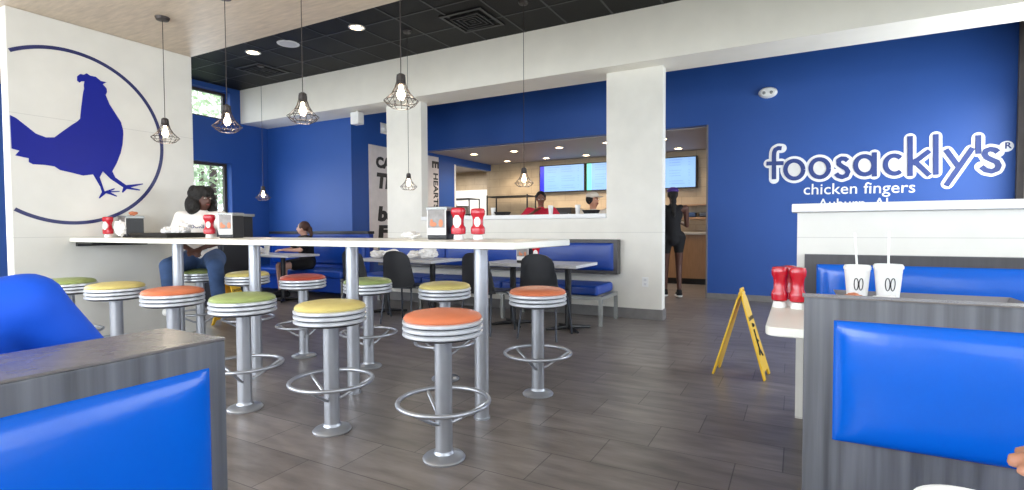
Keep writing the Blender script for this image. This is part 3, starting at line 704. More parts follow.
# ============================================================ FAR SEATING
def pedestal(o, x, y, h=.711):
    MB().tube([(x, y, .03), (x, y, h)], .037, 20).build('leg', 'black_plastic', o, smooth=True)
    q = MB()
    for k in range(4):
        a = PI/4+PI/2*k
        q.tube([(x+.03*math.cos(a), y+.03*math.sin(a), .03), (x+.16*math.cos(a), y+.16*math.sin(a), .022), (x+.27*math.cos(a), y+.27*math.sin(a), .016)], [.026, .02, .015], 8)
    q.build('base', 'black_plastic', o, smooth=True)
def dining_table(label, x0, x1, y0, y1, legs):
    cx, cy = (x0+x1)/2, (y0+y1)/2; o = thing('dining_table', label, 'table', (cx, cy, 0))
    B(x0-cx, y0-cy, .715, x1-cx, y1-cy, .75).build('tabletop', 'table_grey', o, bevel=.008, seg=3)
    for l in legs: pedestal(o, l-cx, 0)
    return o
dining_table('light grey dining table with black pedestals, before the blue bench next to the right pillar', -3.27, -2.04, 5.17, 5.85, (-2.98, -2.27))
dining_table('light grey dining table with white wrappers on it, before the left pillar', -5.25, -3.93, 5.17, 5.85, (-4.95, -4.17))
# banquette along the half wall
bq = thing('wall_banquette', 'long blue bench with dark-framed back and grey steel legs along the white half wall', 'bench', (-3.95, 6.4, 0))
W0, W1 = -2.0, 1.97
B(W0, .02, .56, W1, .155, 1.0).build('back_frame', 'laminate_dark', bq, bevel=.006)
n = 3; wd = (W1-W0-.1)/n
for k in range(n):
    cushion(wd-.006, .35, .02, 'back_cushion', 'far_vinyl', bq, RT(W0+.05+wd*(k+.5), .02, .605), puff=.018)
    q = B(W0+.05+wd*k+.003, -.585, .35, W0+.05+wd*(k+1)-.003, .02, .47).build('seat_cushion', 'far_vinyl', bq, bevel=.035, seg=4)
q = MB().box(W0, -.58, .305, W1, -.54, .345).box(W0, -.0, .305, W1, .04, .345).box(W0, -.54, .305, W0+.04, 0, .345).box(W1-.04, -.54, .305, W1, 0, .345)
q.build('seat_frame', 'steel_grey', bq)
for x in (W0, W0+1.3, W1-1.35, W1-.04):
    for y in (-.58, .0): B(x, y, 0, x+.04, y+.04, .305).build('leg', 'steel_grey', bq)
# shell chairs
def chair():
    o = thing('shell_chair', 'x', 'chair', (0, 0, 0), 0, 'black shell chairs at the dining tables')
    # back shell: curved sheet, rounded top (local: sitter faces +y)
    def sheet(f, nu, nv, th, name):
        q = MB(); vs = [f(u/nu, v/nv, 0) for v in range(nv+1) for u in range(nu+1)]+[f(u/nu, v/nv, th) for v in range(nv+1) for u in range(nu+1)]
        W = nu+1; nb = W*(nv+1); fs = []
        for v in range(nv):
            for u in range(nu): a = v*W+u; fs += [(a, a+1, a+W+1, a+W), (nb+a, nb+a+W, nb+a+W+1, nb+a+1)]
        per = list(range(W))+[k*W+nu for k in range(1, nv+1)]+[nv*W+i for i in range(nu-1, -1, -1)]+[k*W for k in range(nv-1, 0, -1)]
        fs += [(a, b, nb+b, nb+a) for a, b in zip(per, per[1:]+per[:1])]
        return q.add(vs, fs).build(name, 'chair_black', o, smooth=True)
    def fb(u, v, t):
        half = .225-.055*v if v < .8 else (.225-.055*.8)*math.sqrt(max(0, 1-((v-.8)/.2)**2*.62))
        x = (2*u-1)*half; z = .45+.44*v-(.02*(2*u-1)**2 if v > .5 else 0)
        return Vector((x, -.21-.05*v+.05*(x/.22)**2+t-.0, z))
    def fs_(u, v, t):
        half = .225 if v < .7 else .225*math.sqrt(max(0, 1-((v-.7)/.3)**2*.35)); x = (2*u-1)*half
        return Vector((x, -.215+.43*v, .455+.022*(x/.22)**2-.02*math.sin(PI*v)+t))
    sheet(fb, 12, 12, .014, 'backrest'); sheet(fs_, 12, 10, .012, 'seat')
    for sx in (-1, 1):
        for sy in (-1, 1):
            MB().tube([(sx*.15, sy*.13, .445), (sx*.185, sy*.18, .40), (sx*.215, sy*.235, 0.006)], .011, 8).build('leg', 'chair_leg', o, smooth=True)
    MB().box(-.16, -.14, .432, .16, -.12, .446).box(-.16, .12, .432, .16, .14, .446).build('seat_support', 'chair_leg', o)
    return o
ch = chair()
CH = [(-2.33, 5.02, .05, 'black shell chair nearest the right pillar, tucked under the dining table'), (-3.02, 4.98, -.1, 'black shell chair just right of a silver table post, at the right-hand dining table'),
      (-4.2, 5.02, .12, 'black shell chair right of the green far stool, at the wrapper-strewn dining table'), (-4.87, 5.02, -.05, 'black shell chair half hidden behind a silver post, at the wrapper-strewn table')]
for i, (x, y, a, l) in enumerate(CH):
    o = ch if i == 0 else dup(ch, (x, y, 0), a)
    o.location = (x, y, 0); o.rotation_euler.z = a; o['label'] = l
# booth along the facing wall at far left
fb = thing('wall_banquette', 'dark blue bench with black-capped back under the blue facing wall, seating a woman', 'bench', (-7.6, 6.5, 0))
B(-1.35, .2, .0, 1.2, .3, 1.06).build('back_frame', 'navy_vinyl', fb); B(-1.36, .17, 1.061, 1.21, .32, 1.11).build('top_cap', 'black_plastic', fb, bevel=.01)
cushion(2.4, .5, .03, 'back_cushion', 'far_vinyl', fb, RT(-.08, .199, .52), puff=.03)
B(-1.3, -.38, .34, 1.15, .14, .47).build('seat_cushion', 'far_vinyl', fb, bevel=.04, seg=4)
B(-1.3, -.3, 0.1, 1.1, .13, .339).build('seat_base', 'navy_vinyl', fb)
for x in (-1.28, 1.1):
    B(x, -.36, 0, x+.04, -.32, .339).build('leg', 'steel_grey', fb)
o = dining_table('small grey dining table in front of the woman on the far left bench', -8.1, -6.75, 5.35, 5.95, (-7.25,))

# ============================================================ TABLE-TOP THINGS
def dispenser(label, loc, rz, w=.165, d=.16, h=.205, group='napkin dispensers on the high table'):
    o = thing('napkin_dispenser', label, 'napkin dispenser', loc, rz, group)
    B(-w/2, -d/2, 0, w/2, d/2, h).build('body', 'black_plastic', o, bevel=.008)
    B(-w/2-.004, -d/2-.006, h-.022, w/2+.004, d/2+.006, h+.006).build('top_cover', 'steel_grey', o, bevel=.006)
    B(-w/2+.004, -d/2-.006, .03, w/2-.004, -d/2-.0005, h-.006).build('advert_card', 'paper', o)
    B(-w/2+.010, -d/2-.0075, .075, w/2-.010, -d/2-.0062, h-.012).build('card_picture', 'picture_grey', o)
    MB().ball((-.022, -d/2-.008, .098), (.026, .003, .015)).ball((-.034, -d/2-.008, .108), (.012, .003, .024)).ball((.034, -d/2-.008, .105), (.016, .003, .025)).build('printed_food', 'cardboard', o)
    MB().lathe([(0, 0), (w*.42, 0), (w*.42, .002), (0, .002)], n=24, T=Matrix(((1, 0, 0), (0, 0, -1), (0, .25, 0)))).build('napkin_slot', 'ink_black', o, loc=(0, -d/2-.0005, .021))
    return o
ZT = 1.0785
dispenser('napkin dispenser with food advert on the high table, beside the pair of red bottles', (-2.045, 2.82, ZT), .1, w=.145)
b1 = bottle('red squeeze bottle with white label at the middle of the high table, touching the dispenser', (-1.91, 2.80, ZT), .3, 'red squeeze bottles on the high table', 1.03); label_on(b1, 1.03)
b2 = bottle('red squeeze bottle at the middle of the high table, right of the labelled one', (-1.80, 2.86, ZT), .4, 'red squeeze bottles on the high table', 1.0); label_on(b2, 1.0, .8)
dispenser('napkin dispenser with white advert card in front of the seated woman in the white shirt', (-4.18, 2.76, ZT), .35, w=.13, d=.14)
b3 = bottle('red squeeze bottle left of the dispenser, in front of the seated woman', (-4.42, 2.72, ZT), .7, 'red squeeze bottles on the high table', 1.0); label_on(b3, 1.0, .7)
dispenser('napkin dispenser near the mural end of the high table, papers in front', (-5.86+.02, 2.80, ZT), .0, w=.15)
b4 = bottle('red squeeze bottle with white label at the mural end of the high table', (-5.80, 2.58, ZT), .3, 'red squeeze bottles on the high table', 1.0); label_on(b4, 1.0)
o = tray('food_tray', 'black food tray heaped with white wrappers on the high table left of the seated woman', (-5.13, 2.78, ZT), .62, .4, .042, 'black_plastic')
for i, (x, y, r, l) in enumerate(((-5.205, 2.80, (.07, .05, .045), 'white crumpled wrapper on the black tray, left heap'), (-5.055, 2.86, (.09, .055, .06), 'white crumpled wrapper on the black tray, tall middle heap'), (-4.915, 2.74, (.06, .05, .045), 'white crumpled wrapper on the black tray, right heap'))):
    crumple('food_wrapper', l, (x, y, ZT+.005), r, seed=i+9, group='wrappers on the black tray')
crumple('food_wrapper', 'white crumpled napkin standing by the dispenser at the mural end of the table', (-5.40, 2.50, ZT), (.06, .04, .07), seed=21)
o = thing('food_boat', 'orange-brown paper food boat at the left end of the black tray on the high table', 'food container', (-5.36, 2.74, ZT+.0055), .3); o.scale = (.5, .5, .5)
MB().prism([(-.07, -.045, 0), (.07, -.045, 0), (.07, .045, 0), (-.07, .045, 0)], (0, 0, .003)).add([(-.07, -.045, 0), (.07, -.045, 0), (.10, -.07, .04), (-.10, -.07, .035), (-.07, .045, 0), (.07, .045, 0), (.10, .07, .04), (-.10, .07, .035)], [(0, 1, 2, 3), (5, 4, 7, 6), (1, 5, 6, 2), (4, 0, 3, 7)]).build('boat', 'cardboard', o)
crumple('bread_piece', 'pale bread piece standing on the dispenser at the mural end of the table', (-5.80, 2.80, ZT+.212), (.045, .03, .018), seed=31, m='cardboard', cat='food')
crumple('food_wrapper', 'white folded paper left of the middle dispenser on the high table', (-2.33, 2.84, ZT), (.08, .05, .022), seed=41)
# dining tables
o = dispenser('napkin dispenser with food picture on the grey dining table near the right pillar', (-2.76, 5.42, .7505), 0, w=.16, h=.2, group='x'); del o['group']
bb = bottle('red squeeze bottle with white label on the grey dining table near the right pillar', (-2.61, 5.38, .7505), .2); label_on(bb)
for i, (x, y, r, l) in enumerate(((-5.0, 5.42, (.12, .1, .05), 'white paper wrapper at the left end of the strewn dining table'), (-4.72, 5.38, (.13, .1, .055), 'white paper wrapper with dark print, middle left of the strewn table'), (-4.42, 5.48, (.11, .1, .05), 'white paper wrapper, middle of the strewn dining table'), (-4.16, 5.42, (.12, .11, .075), 'large white paper bag at the right end of the strewn dining table'))):
    crumple('food_wrapper', l, (x, y, .7505), r, seed=50+i, group='papers on the strewn dining table')
cup('white cup on the small table in front of the far seated woman', (-7.5, 5.55, .7505), .04, .12, group=None, mark=False)
crumple('food_wrapper', 'white paper on the small table in front of the far seated woman', (-7.75, 5.6, .7505), (.1, .08, .05), seed=60)

# ============================================================ CAUTION SIGNS
def caution(label, loc, rz, h=.66, spread=.21, w=.27, open_=1):
    o = thing('caution_sign', label, 'floor sign', loc, rz, 'yellow wet floor signs')
    for s in (-1, 1):
        L_ = math.hypot(h, spread); T = frame_mat((s*spread, 0, 0), (0, 1, 0), (-s*spread, 0, h))
        q = MB(); w0, w1 = w/2, w*.32
        def V(a, b): return T @ Vector((a, b, 0))
        th = Vector((s*.0, 0, 0))+(T.to_3x3() @ Vector((0, 0, 1)))*(.014*s)
        out = [(-w0, 0), (-w0+.05, 0), (-w0+.07, .05), (w0-.07, .05), (w0-.05, 0), (w0, 0), (w1, L_*.93), (w1*.55, L_), (-w1*.55, L_), (-w1, L_*.93)]
        q.prism([V(a, b) for a, b in out], th); q.build('panel', 'sign_yellow', o, bevel=.003)
        on = Vector(th)*1.08
        T2 = frame_mat(V(0, 0)+on if s > 0 else V(0, 0)+on, (0, s, 0), (-s*spread, 0, h))
        t_ = text_mesh('lettering', 'CAUTION', 'ink_black', o, T2 @ Matrix.Translation((-.09, L_*.68, 0)), width=.18, size=.05, depth=.0008, bold=.001)
        q2 = MB(); T3 = T2
        def W_(a, b): return T3 @ Vector((a, b, 0))
        q2.tube([W_(-.02, L_*.57), W_(-.03, L_*.46), W_(.02, L_*.42)], .008, 6); q2.tube([W_(-.03, L_*.46), W_(-.03, L_*.34), W_(.03, L_*.25)], .009, 6); q2.tube([W_(-.03, L_*.34), W_(-.07, L_*.28)], .008, 6); q2.ball(W_(-.02, L_*.62), .016)
        q2.build('pictogram', 'ink_black', o)
    MB().tube([(0, -w*.2, h+.004), (0, w*.2, h+.004)], .017, 10).build('hinge', 'sign_yellow', o, smooth=True)
    MB().tube([(0, -.05, h+.01), (.0, -.045, h+.04), (0, .045, h+.04), (0, .05, h+.01)], .009, 8).build('handle', 'sign_yellow', o, smooth=True)
    return o
caution('yellow folding wet floor sign standing open on the floor in front of the blue wall', (-.375, 4.45, 0), -.09, h=.63, spread=.178)
caution('yellow folding wet floor sign behind the far stools, right of the seated woman', (-6.05, 3.98, 0), .45, h=.58, spread=.17)

# ============================================================ TRASH CABINET, KITCHEN
o = thing('trash_cabinet', 'dark waste bin cabinet with grey top behind the seated woman, against the blue wall', 'waste bin', (-7.50, 4.9, 0))
B(-.24, -.24, 0, .24, .24, 1.34).build('cabinet', 'black_plastic', o, bevel=.01); B(-.26, -.26, 1.341, .26, .26, 1.38).build('top', 'steel_grey', o, bevel=.005)
B(-.16, -.248, 1.02, .16, -.241, 1.22).build('flap', 'groove', o); B(-.2, -.247, .1, .2, -.241, .95).build('door', 'ink_black', o)
o = thing('service_counter', 'wood-panelled service counter with dark kick beyond the gap right of the pillar', 'counter', (-.1, 11.2, 0))
B(-2.9, -.2, .12, 2.94, .48, 1.0).build('panel', 'counter_wood', o); B(-2.88, -.16, 0, 2.94, .48, .119).build('kick', 'ink_black', o)
B(-2.93, -.25, 1.001, 2.94, .49, 1.05).build('worktop', 'counter_top', o, bevel=.006)
def screen(label, x0, x1, z0, z1, acc, y=11.6):
    o = thing('menu_screen', label, 'menu screen', ((x0+x1)/2, y, (z0+z1)/2), 0, 'lit menu screens on the kitchen wall'); w_, h_ = (x1-x0)/2, (z1-z0)/2
    B(-w_, 0, -h_, w_, .09, h_).build('housing', 'black_plastic', o, bevel=.006)
    B(-w_+.025, -.004, -h_+.025, w_-.025, -.0005, h_-.025).build('display', 'screen', o)
    if acc: B(-w_+.025, -.008, -h_+.025, -w_+.13, -.0045, h_-.025).build('colour_band', acc, o)
    q = MB(); q2 = MB()
    for cxx in (-w_*.62, w_*.08):
        for k in range(10):
            z = h_*.78-k*h_*.165; ln = w_*random.uniform(.3, .52)
            if k in (3, 7): continue
            q.box(cxx, -.007, z, cxx+ln, -.0045, z+.014); q.box(cxx+w_*.62, -.007, z, cxx+w_*.68, -.0045, z+.014)
    q.build('menu_lines', 'screen_ink', o); return o
screen('lit blue menu screen with a dark blue left band, above the red-shirted worker', -5.53, -4.36, 2.0, 2.66, 'screen_blue')
screen('lit blue menu screen with a green left band, cut off by the right pillar', -4.33, -3.16, 2.0, 2.66, 'screen_green')
screen('lit blue menu screen seen in the gap right of the pillar above the customer', -3.0, -1.87, 1.98, 2.66, None)
# shelf with goods on the wall right of the pillar
o = thing('wall_shelf', 'wooden wall shelf with folded goods seen in the gap behind the customer', 'shelf', (-1.6, 11.5, 0))
B(-.8, -.1, 1.32, .8, .19, 1.36).build('board', 'counter_wood', o); B(-.8, -.1, 1.6, .8, .19, 1.63).build('board', 'counter_wood', o)
for k, x in enumerate((-.35, -.1, .15)): tag(B(-.09, -.09, 0, .09, .12, .1).build('folded_stack', 'chair_leg' if k % 2 else 'denim', bevel=.03, seg=3, loc=(-1.6+x, 11.5, 1.3605)), ('dark grey' if k % 2 else ('blue' if k == 0 else 'blue outer'))+' folded stack on the wooden wall shelf in the kitchen gap', 'goods', 'folded stacks on the kitchen shelf')
# racks and appliances
def rack(label, x, y, w_, d_, h_, shelves, m='ink_black'):
    o = thing('wire_rack', label, 'rack', (x, y, 0))
    for sx in (-1, 1):
        for sy in (-1, 1): MB().tube([(sx*w_/2, sy*d_/2, 0), (sx*w_/2, sy*d_/2, h_)], .018, 8).build('post', m, o)
    for z in shelves: B(-w_/2, -d_/2, z, w_/2, d_/2, z+.03).build('shelf', m, o)
    return o
rack('black open rack against the tan kitchen wall, left of the red-shirted worker', -6.15, 11.3, 1.1, .45, 1.95, (.5, .95, 1.42, 1.9))
rack('black rack inside the bright side doorway of the kitchen', -8.2, 11.9, 1.2, .5, 1.95, (.6, 1.1, 1.5, 1.92))
for k, (x, y, w_, h_, l) in enumerate(((-8.4, 11.9, .3, .26, 'white container on the rack in the side doorway'), (-8.0, 11.9, .25, .2, 'grey container on the rack in the side doorway'))):
    o = thing('storage_container', l, 'container', (x, y, 1.531)); B(-w_/2, -.15, 0, w_/2, .15, h_).build('body', ('foam', 'steel_grey')[k], o, bevel=.02); B(-w_/2-.01, -.16, h_+.001, w_/2+.01, .16, h_+.02).build('lid', ('white_plastic', 'black_plastic')[k], o)
o = thing('pantry_cabinet', 'low black cabinet inside the bright side doorway of the kitchen', 'cabinet', (-7.85, 10.95, 0)); B(-.6, -.25, 0, .6, .25, 1.33).build('body', 'ink_black', o, bevel=.01); B(-.61, -.27, 1.331, .61, .25, 1.36).build('top', 'steel_grey', o)
o = thing('pantry_wall_panel', 'bright white panel on the wall inside the kitchen side doorway', 'wall panel', (-8.6, 12.84, 1.75)); B(-1.2, -.02, -.35, 1.2, 0, .5).build('panel', 'white_plastic', o)
lamp('pantry_light', 'AREA', (-8.4, 11.4, 2.7), 60, (1, .96, .9), (1.2, 1.2))
lamp('kitchen_light', 'AREA', (-4.5, 10.6, 2.72), 55, (1, .88, .72), (3.5, .6))
def appliance(label, x, y, w_, d_, z0, h_, m='ink_black', name='kitchen_appliance', cat='appliance'):
    o = thing(name, label, cat, (x, y, z0)); B(-w_/2, -d_/2, 0, w_/2, d_/2, h_).build('body', m, o, bevel=.012)
    B(-w_/2+.04, -d_/2-.006, h_*.35, w_/2-.1, -d_/2-.0005, h_*.85).build('front_glass', 'groove', o); MB().tube([(w_/2-.05, -d_/2-.03, h_*.3), (w_/2-.05, -d_/2-.03, h_*.8)], .01, 8).build('handle', 'steel_grey', o)
    return o
o = thing('back_counter', 'stainless kitchen back counter behind the two workers', 'counter', (-4.35, 11.45, 0)); B(-1.05, -.2, 0, 1.1, .23, .9).build('body', 'steel_grey', o); B(-1.06, -.23, .901, 1.11, .24, .94).build('worktop', 'steel_grey', o)
appliance('black oven-like machine behind the red-shirted worker', -4.95, 11.47, .75, .38, .941, .68)
appliance('brown-fronted warmer between the two kitchen workers', -4.05, 11.47, .7, .38, .941, .52, 'counter_wood')
appliance('black register behind the capped worker at the pillar', -3.45, 11.47, .3, .3, .941, .55)
o = thing('pass_counter', 'stainless pass counter just behind the white half wall, in front of the two workers', 'counter', (-3.6, 6.97, 0)); B(-1.4, -.16, 0, 1.4, .12, 1.0).build('body', 'steel_grey', o); B(-1.41, -.165, 1.001, 1.41, .14, 1.04).build('worktop', 'counter_top', o, bevel=.005)
for k, (x, l) in enumerate(((-3.02, 'white foam cup on the half wall ledge in front of the red-shirted worker'), (-3.95, 'white foam cup on the half wall ledge, left of the red-shirted worker'), (-2.62, 'white foam cup on the half wall ledge near the capped worker'))):
    cup(l, (x, 6.70, 1.3355), .036, .115, group='cups on the half wall ledge', mark=False, lid=k != 1)
for k, (x, l) in enumerate(((-3.78, 'black low pan on the half wall ledge, left of the red-shirted worker'), (-2.42, 'black low pan on the half wall ledge under the capped worker'))):
    tray('food_pan', l, (x, 6.68, 1.3355), .2, .16, .05, 'ink_black', cat='pan')

# ============================================================ PEOPLE
def cap(mb, a, b, ra, rb, n=14):
    """tapered capsule from a to b"""
    a, b = Vector(a), Vector(b); d = (b-a); L_ = d.length; 
    if L_ < 1e-5: return mb.ball(a, ra)
    d /= L_; T = d.to_track_quat('Z', 'Y').to_matrix(); pr = []
    for k in range(0, 6): t_ = PI/2*k/5; pr.append((ra*math.sin(t_), -ra*math.cos(t_)))
    for k in range(0, 6): t_ = PI/2*k/5; pr.append((rb*math.cos(t_), L_+rb*math.sin(t_)))
    pr = [(max(r, 1e-7 if i in (0, len(pr)-1) else r), z) for i, (r, z) in enumerate(pr)]
    return mb.lathe(pr, a, n, T)
def fuse(mb, name, m, parent, voxel=.012, smooth=6):
    o = mb.build(name, m); md = o.modifiers.new('r', 'REMESH'); md.mode = 'VOXEL'; md.voxel_size = voxel
    sm = o.modifiers.new('s', 'SMOOTH'); sm.iterations = smooth; sm.factor = .5
    dg = bpy.context.evaluated_depsgraph_get(); me = bpy.data.meshes.new_from_object(o.evaluated_get(dg)); bpy.data.objects.remove(o)
    me.polygons.foreach_set('use_smooth', [True]*len(me.polygons)); me.name = name
    q = bpy.data.objects.new(name, me); C.objects.link(q); q.parent = parent
    if not me.materials: me.materials.append(M[m])
    return q
def hand(mb, wr, dr, side, pn, s=1.0, curl=.5):
    """palm, four fingers and a thumb; wr wrist, dr direction of the hand, pn palm normal, side = direction of the thumb"""
    dr = Vector(dr).normalized(); pn = Vector(pn).normalized(); sd = Vector(side).normalized(); wr = Vector(wr)
    for k in range(4):
        o_ = sd*(.028-.019*k)*s
        a = wr+o_*.5; b = wr+dr*.085*s+o_; cap(mb, a, b, .016*s, .0125*s, 8)
        L_ = (.036, .041, .038, .030)[k]*s; c1 = (dr+pn*curl*.6).normalized(); c2 = (dr+pn*curl*1.8).normalized()
        c = b+c1*L_; e = c+c2*L_*.8; cap(mb, b, c, .0105*s, .0095*s, 8); cap(mb, c, e, .0095*s, .0075*s, 8)
    t0 = wr+dr*.02*s+sd*.022*s; t1 = t0+(dr*.6+sd*.7+pn*.2).normalized()*.045*s; t2 = t1+(dr+sd*.15+pn*.5).normalized()*.032*s
    cap(mb, t0, t1, .016*s, .012*s, 8); cap(mb, t1, t2, .0115*s, .009*s, 8)
def person(label, loc, rz, J, skin, top, legs_m, hair=None, sleeves=.5, head_yaw=0, head_tilt=0, sc_=1.0, leglen=1.0, female=True, voxel=.012, shoes='cloth_black', shorts=False, sleeveless=False, dress=False, face=True):
    o = thing('person', label, 'person', loc, rz); mb = MB(); V = {k: Vector(v) for k, v in J.items()}
    pel, ch_, nk, hd = V['pelvis'], V['chest'], V['neck'], V['head']
    sw = .15 if female else .185
    q = MB()
    cap(mb, pel, pel+(ch_-pel)*.5, .12, .105); cap(mb, pel+(ch_-pel)*.4, ch_, .1, .12); mb.ball(ch_, (.15, .1, .13))
    cap(mb, ch_+Vector((0, 0, .05)), nk, .075, .05); cap(mb, nk, hd-Vector((0, 0, .04)), .05, .05)
    Rh = Matrix.Rotation(head_yaw, 3, 'Z') @ Matrix.Rotation(head_tilt, 3, 'X')
    mb.ball(hd+Rh @ Vector((0, .012, .02)), (.076, .094, .1), T=Rh); mb.ball(hd+Rh @ Vector((0, -.02, -.035)), (.056, .066, .075), T=Rh)   # skull, jaw
    mb.ball(hd+Rh @ Vector((0, -.098, -.012)), (.013, .018, .022), T=Rh, n=8, m=6)
    for s in (-1, 1): mb.ball(hd+Rh @ Vector((s*.078, .01, -.005)), (.012, .02, .03), T=Rh, n=8, m=6)
    for s, n_ in ((-1, 'R'), (1, 'L')):
        sh, el, wr = V['sh'+n_], V['el'+n_], V['wr'+n_]; hp, kn, an = V['hip'+n_], V['kn'+n_], V['an'+n_]
        cap(mb, ch_+Vector((0, 0, .04)), sh, .07, .052); cap(mb, sh, el, .05, .038); cap(mb, el, wr, .038, .024)
        dr = (wr-el).normalized(); pnv = V.get('palm', Vector((0, -.3, -1))); sdv = dr.cross(pnv).normalized()*(s)
        if V.get('nohands') is None: hand(mb, wr, dr, sdv, pnv, 1, .5)
        cap(mb, pel, hp, .11, .1); cap(mb, hp, kn, .088, .056); cap(mb, kn, an, .056, .036)
        ft = V.get('ft'+n_, an+Vector((0, -.15, -.06))); cap(mb, an+Vector((0, .02, -.04)), ft, .036, .03)
    fuse(mb, 'body', skin, o, voxel)
    # shirt
    t = MB(); g_ = .018
    cap(t, pel+Vector((0, 0, .02)), pel+(ch_-pel)*.5, .12+g_, .11+g_); cap(t, pel+(ch_-pel)*.4, ch_, .105+g_, .125+g_); t.ball(ch_, (.15+g_, .1+g_, .13+g_))
    cap(t, ch_, nk-Vector((0, 0, .035)), .09+g_, .05+g_)
    for n_ in 'RL':
        sh, el, wr = V['sh'+n_], V['el'+n_], V['wr'+n_]
        if sleeveless: cap(t, ch_+Vector((0, 0, .03)), sh*.6+ch_*.4+Vector((0, 0, .04)), .07+g_, .045+g_)
        else:
            cap(t, ch_+Vector((0, 0, .04)), sh, .072+g_, .055+g_)
            if sleeves <= 1: cap(t, sh, sh.lerp(el, sleeves), .052+g_, .046+g_)
            else: cap(t, sh, el, .052+g_, .04+g_); cap(t, el, el.lerp(wr, sleeves-1), .04+g_, .034+g_)
    if dress:
        for n_ in 'RL': cap(t, V['hip'+n_], V['hip'+n_].lerp(V['kn'+n_], .5), .098+g_, .075)
        cap(t, pel, pel+Vector((0, .03, -.05)), .13, .12)
    fuse(t, 'shirt', top, o, voxel)
    if legs_m and not dress:
        t = MB(); cap(t, pel, pel+Vector((0, 0, .06)), .125+g_*.5, .115+g_*.5)
        for n_ in 'RL':
            hp, kn, an = V['hip'+n_], V['kn'+n_], V['an'+n_]
            cap(t, pel, hp, .112+g_, .1+g_); 
            if shorts: cap(t, hp, hp.lerp(kn, .6), .09+g_, .07+g_)
            else: cap(t, hp, kn, .09+g_, .06+g_); cap(t, kn, kn.lerp(an, .92), .058+g_, .044+g_)
        fuse(t, 'trousers', legs_m, o, voxel)
    for n_ in 'RL':
        an = V['an'+n_]; ft = V.get('ft'+n_, an+Vector((0, -.15, -.06))); t = MB(); cap(t, an+Vector((0, .03, -.045)), ft, .047, .04); cap(t, an, an+Vector((0, .02, -.04)), .045, .045)
        fuse(t, 'shoe', shoes, o, voxel, 3)
    if face:
        e = MB(); 
        for s in (-1, 1): e.ball(hd+Rh @ Vector((s*.03, -.082, .012)), (.014, .008, .007), T=Rh, n=10, m=6)
        e.build('eyes', 'eye_white', o, smooth=True); e = MB()
        for s in (-1, 1): e.ball(hd+Rh @ Vector((s*.03, -.0885, .012)), .0055, n=8, m=6)
        e.build('pupils', 'ink_black', o, smooth=True); e = MB()
        for s in (-1, 1): e.tube([hd+Rh @ Vector((s*.016, -.089, .03)), hd+Rh @ Vector((s*.032, -.088, .036)), hd+Rh @ Vector((s*.048, -.077, .03))], .0035, 6)
        e.build('eyebrows', 'hair_black', o)
        MB().ball(hd+Rh @ Vector((0, -.086, -.052)), (.024, .008, .008), T=Rh, n=12, m=6).build('mouth', 'lip', o, smooth=True)
    return o, V, Rh
# --- woman on the bar stool
J = dict(pelvis=(0, 0, .86), chest=(.0, -.04, 1.20), neck=(0, -.045, 1.345), head=(.02, -.06, 1.462),
         shR=(-.185, -.04, 1.275), elR=(-.23, -.17, 1.05), wrR=(-.03, -.33, .955), shL=(.185, -.05, 1.275), elL=(.27, -.17, 1.05), wrL=(.08, -.34, .965),
         hipR=(-.10, -.03, .84), knR=(-.20, -.40, .80), anR=(-.20, -.34, .40), hipL=(.10, -.03, .84), knL=(.21, -.39, .79), anL=(.22, -.32, .38), palm=(0, .3, -1),
         ftR=(-.20, -.46, .36), ftL=(.22, -.44, .34))
pr, V, Rh = person('woman with curly black hair, white printed t-shirt and jeans, seated on a bar stool', (-5.47, 3.30, 0), .75, J, 'skin_dark', 'shirt_white', 'denim', sleeves=.85, head_yaw=.85, head_tilt=.05, shoes='foam', voxel=.011)
h = MB(); hd = V['head']
for k in range(90):
    a = random.uniform(0, 2*PI); z = random.uniform(-.16, .11); rr = .088 if z > 0 else .1
    p = Vector((math.cos(a)*rr*math.sqrt(max(.1, 1-(max(z, 0)/.15)**2)), math.sin(a)*rr*1.1*math.sqrt(max(.1, 1-(max(z, 0)/.15)**2))+.03, z))
    if p.y < -.03 and z < .06: continue
    h.ball(hd+Rh @ p, random.uniform(.035, .05), n=8, m=6)
h.ball(hd+Rh @ Vector((0, .035, .045)), (.105, .11, .1)); h.ball(hd+Rh @ Vector((-.07, .05, -.06)), (.08, .08, .11)); h.ball(hd+Rh @ Vector((.05, .06, -.05)), (.07, .07, .1))
fuse(h, 'hair', 'hair_black', pr, .010, 0)
text_mesh('shirt_lettering', 'BROOKLYN', 'ink_navy', pr, frame_mat((-.13, -.176, 1.165), (1, 0, 0), (0, .06, 1)), width=.26, size=.05, depth=.002, bold=.001)
MB().tube([Vector(V['wrL'])+Vector((.015, .03, .006))+Vector((.033*math.cos(a), .022*math.sin(a), .033*math.sin(a)*1)) for a in [2*PI*k/18 for k in range(18)]], .006, 6, closed=True).build('watch_strap', 'chrome', pr)
MB().ball(Vector(V['wrL'])+Vector((.0, -.005, .036)), (.018, .018, .006)).build('watch_face', 'eye_white', pr, smooth=True)
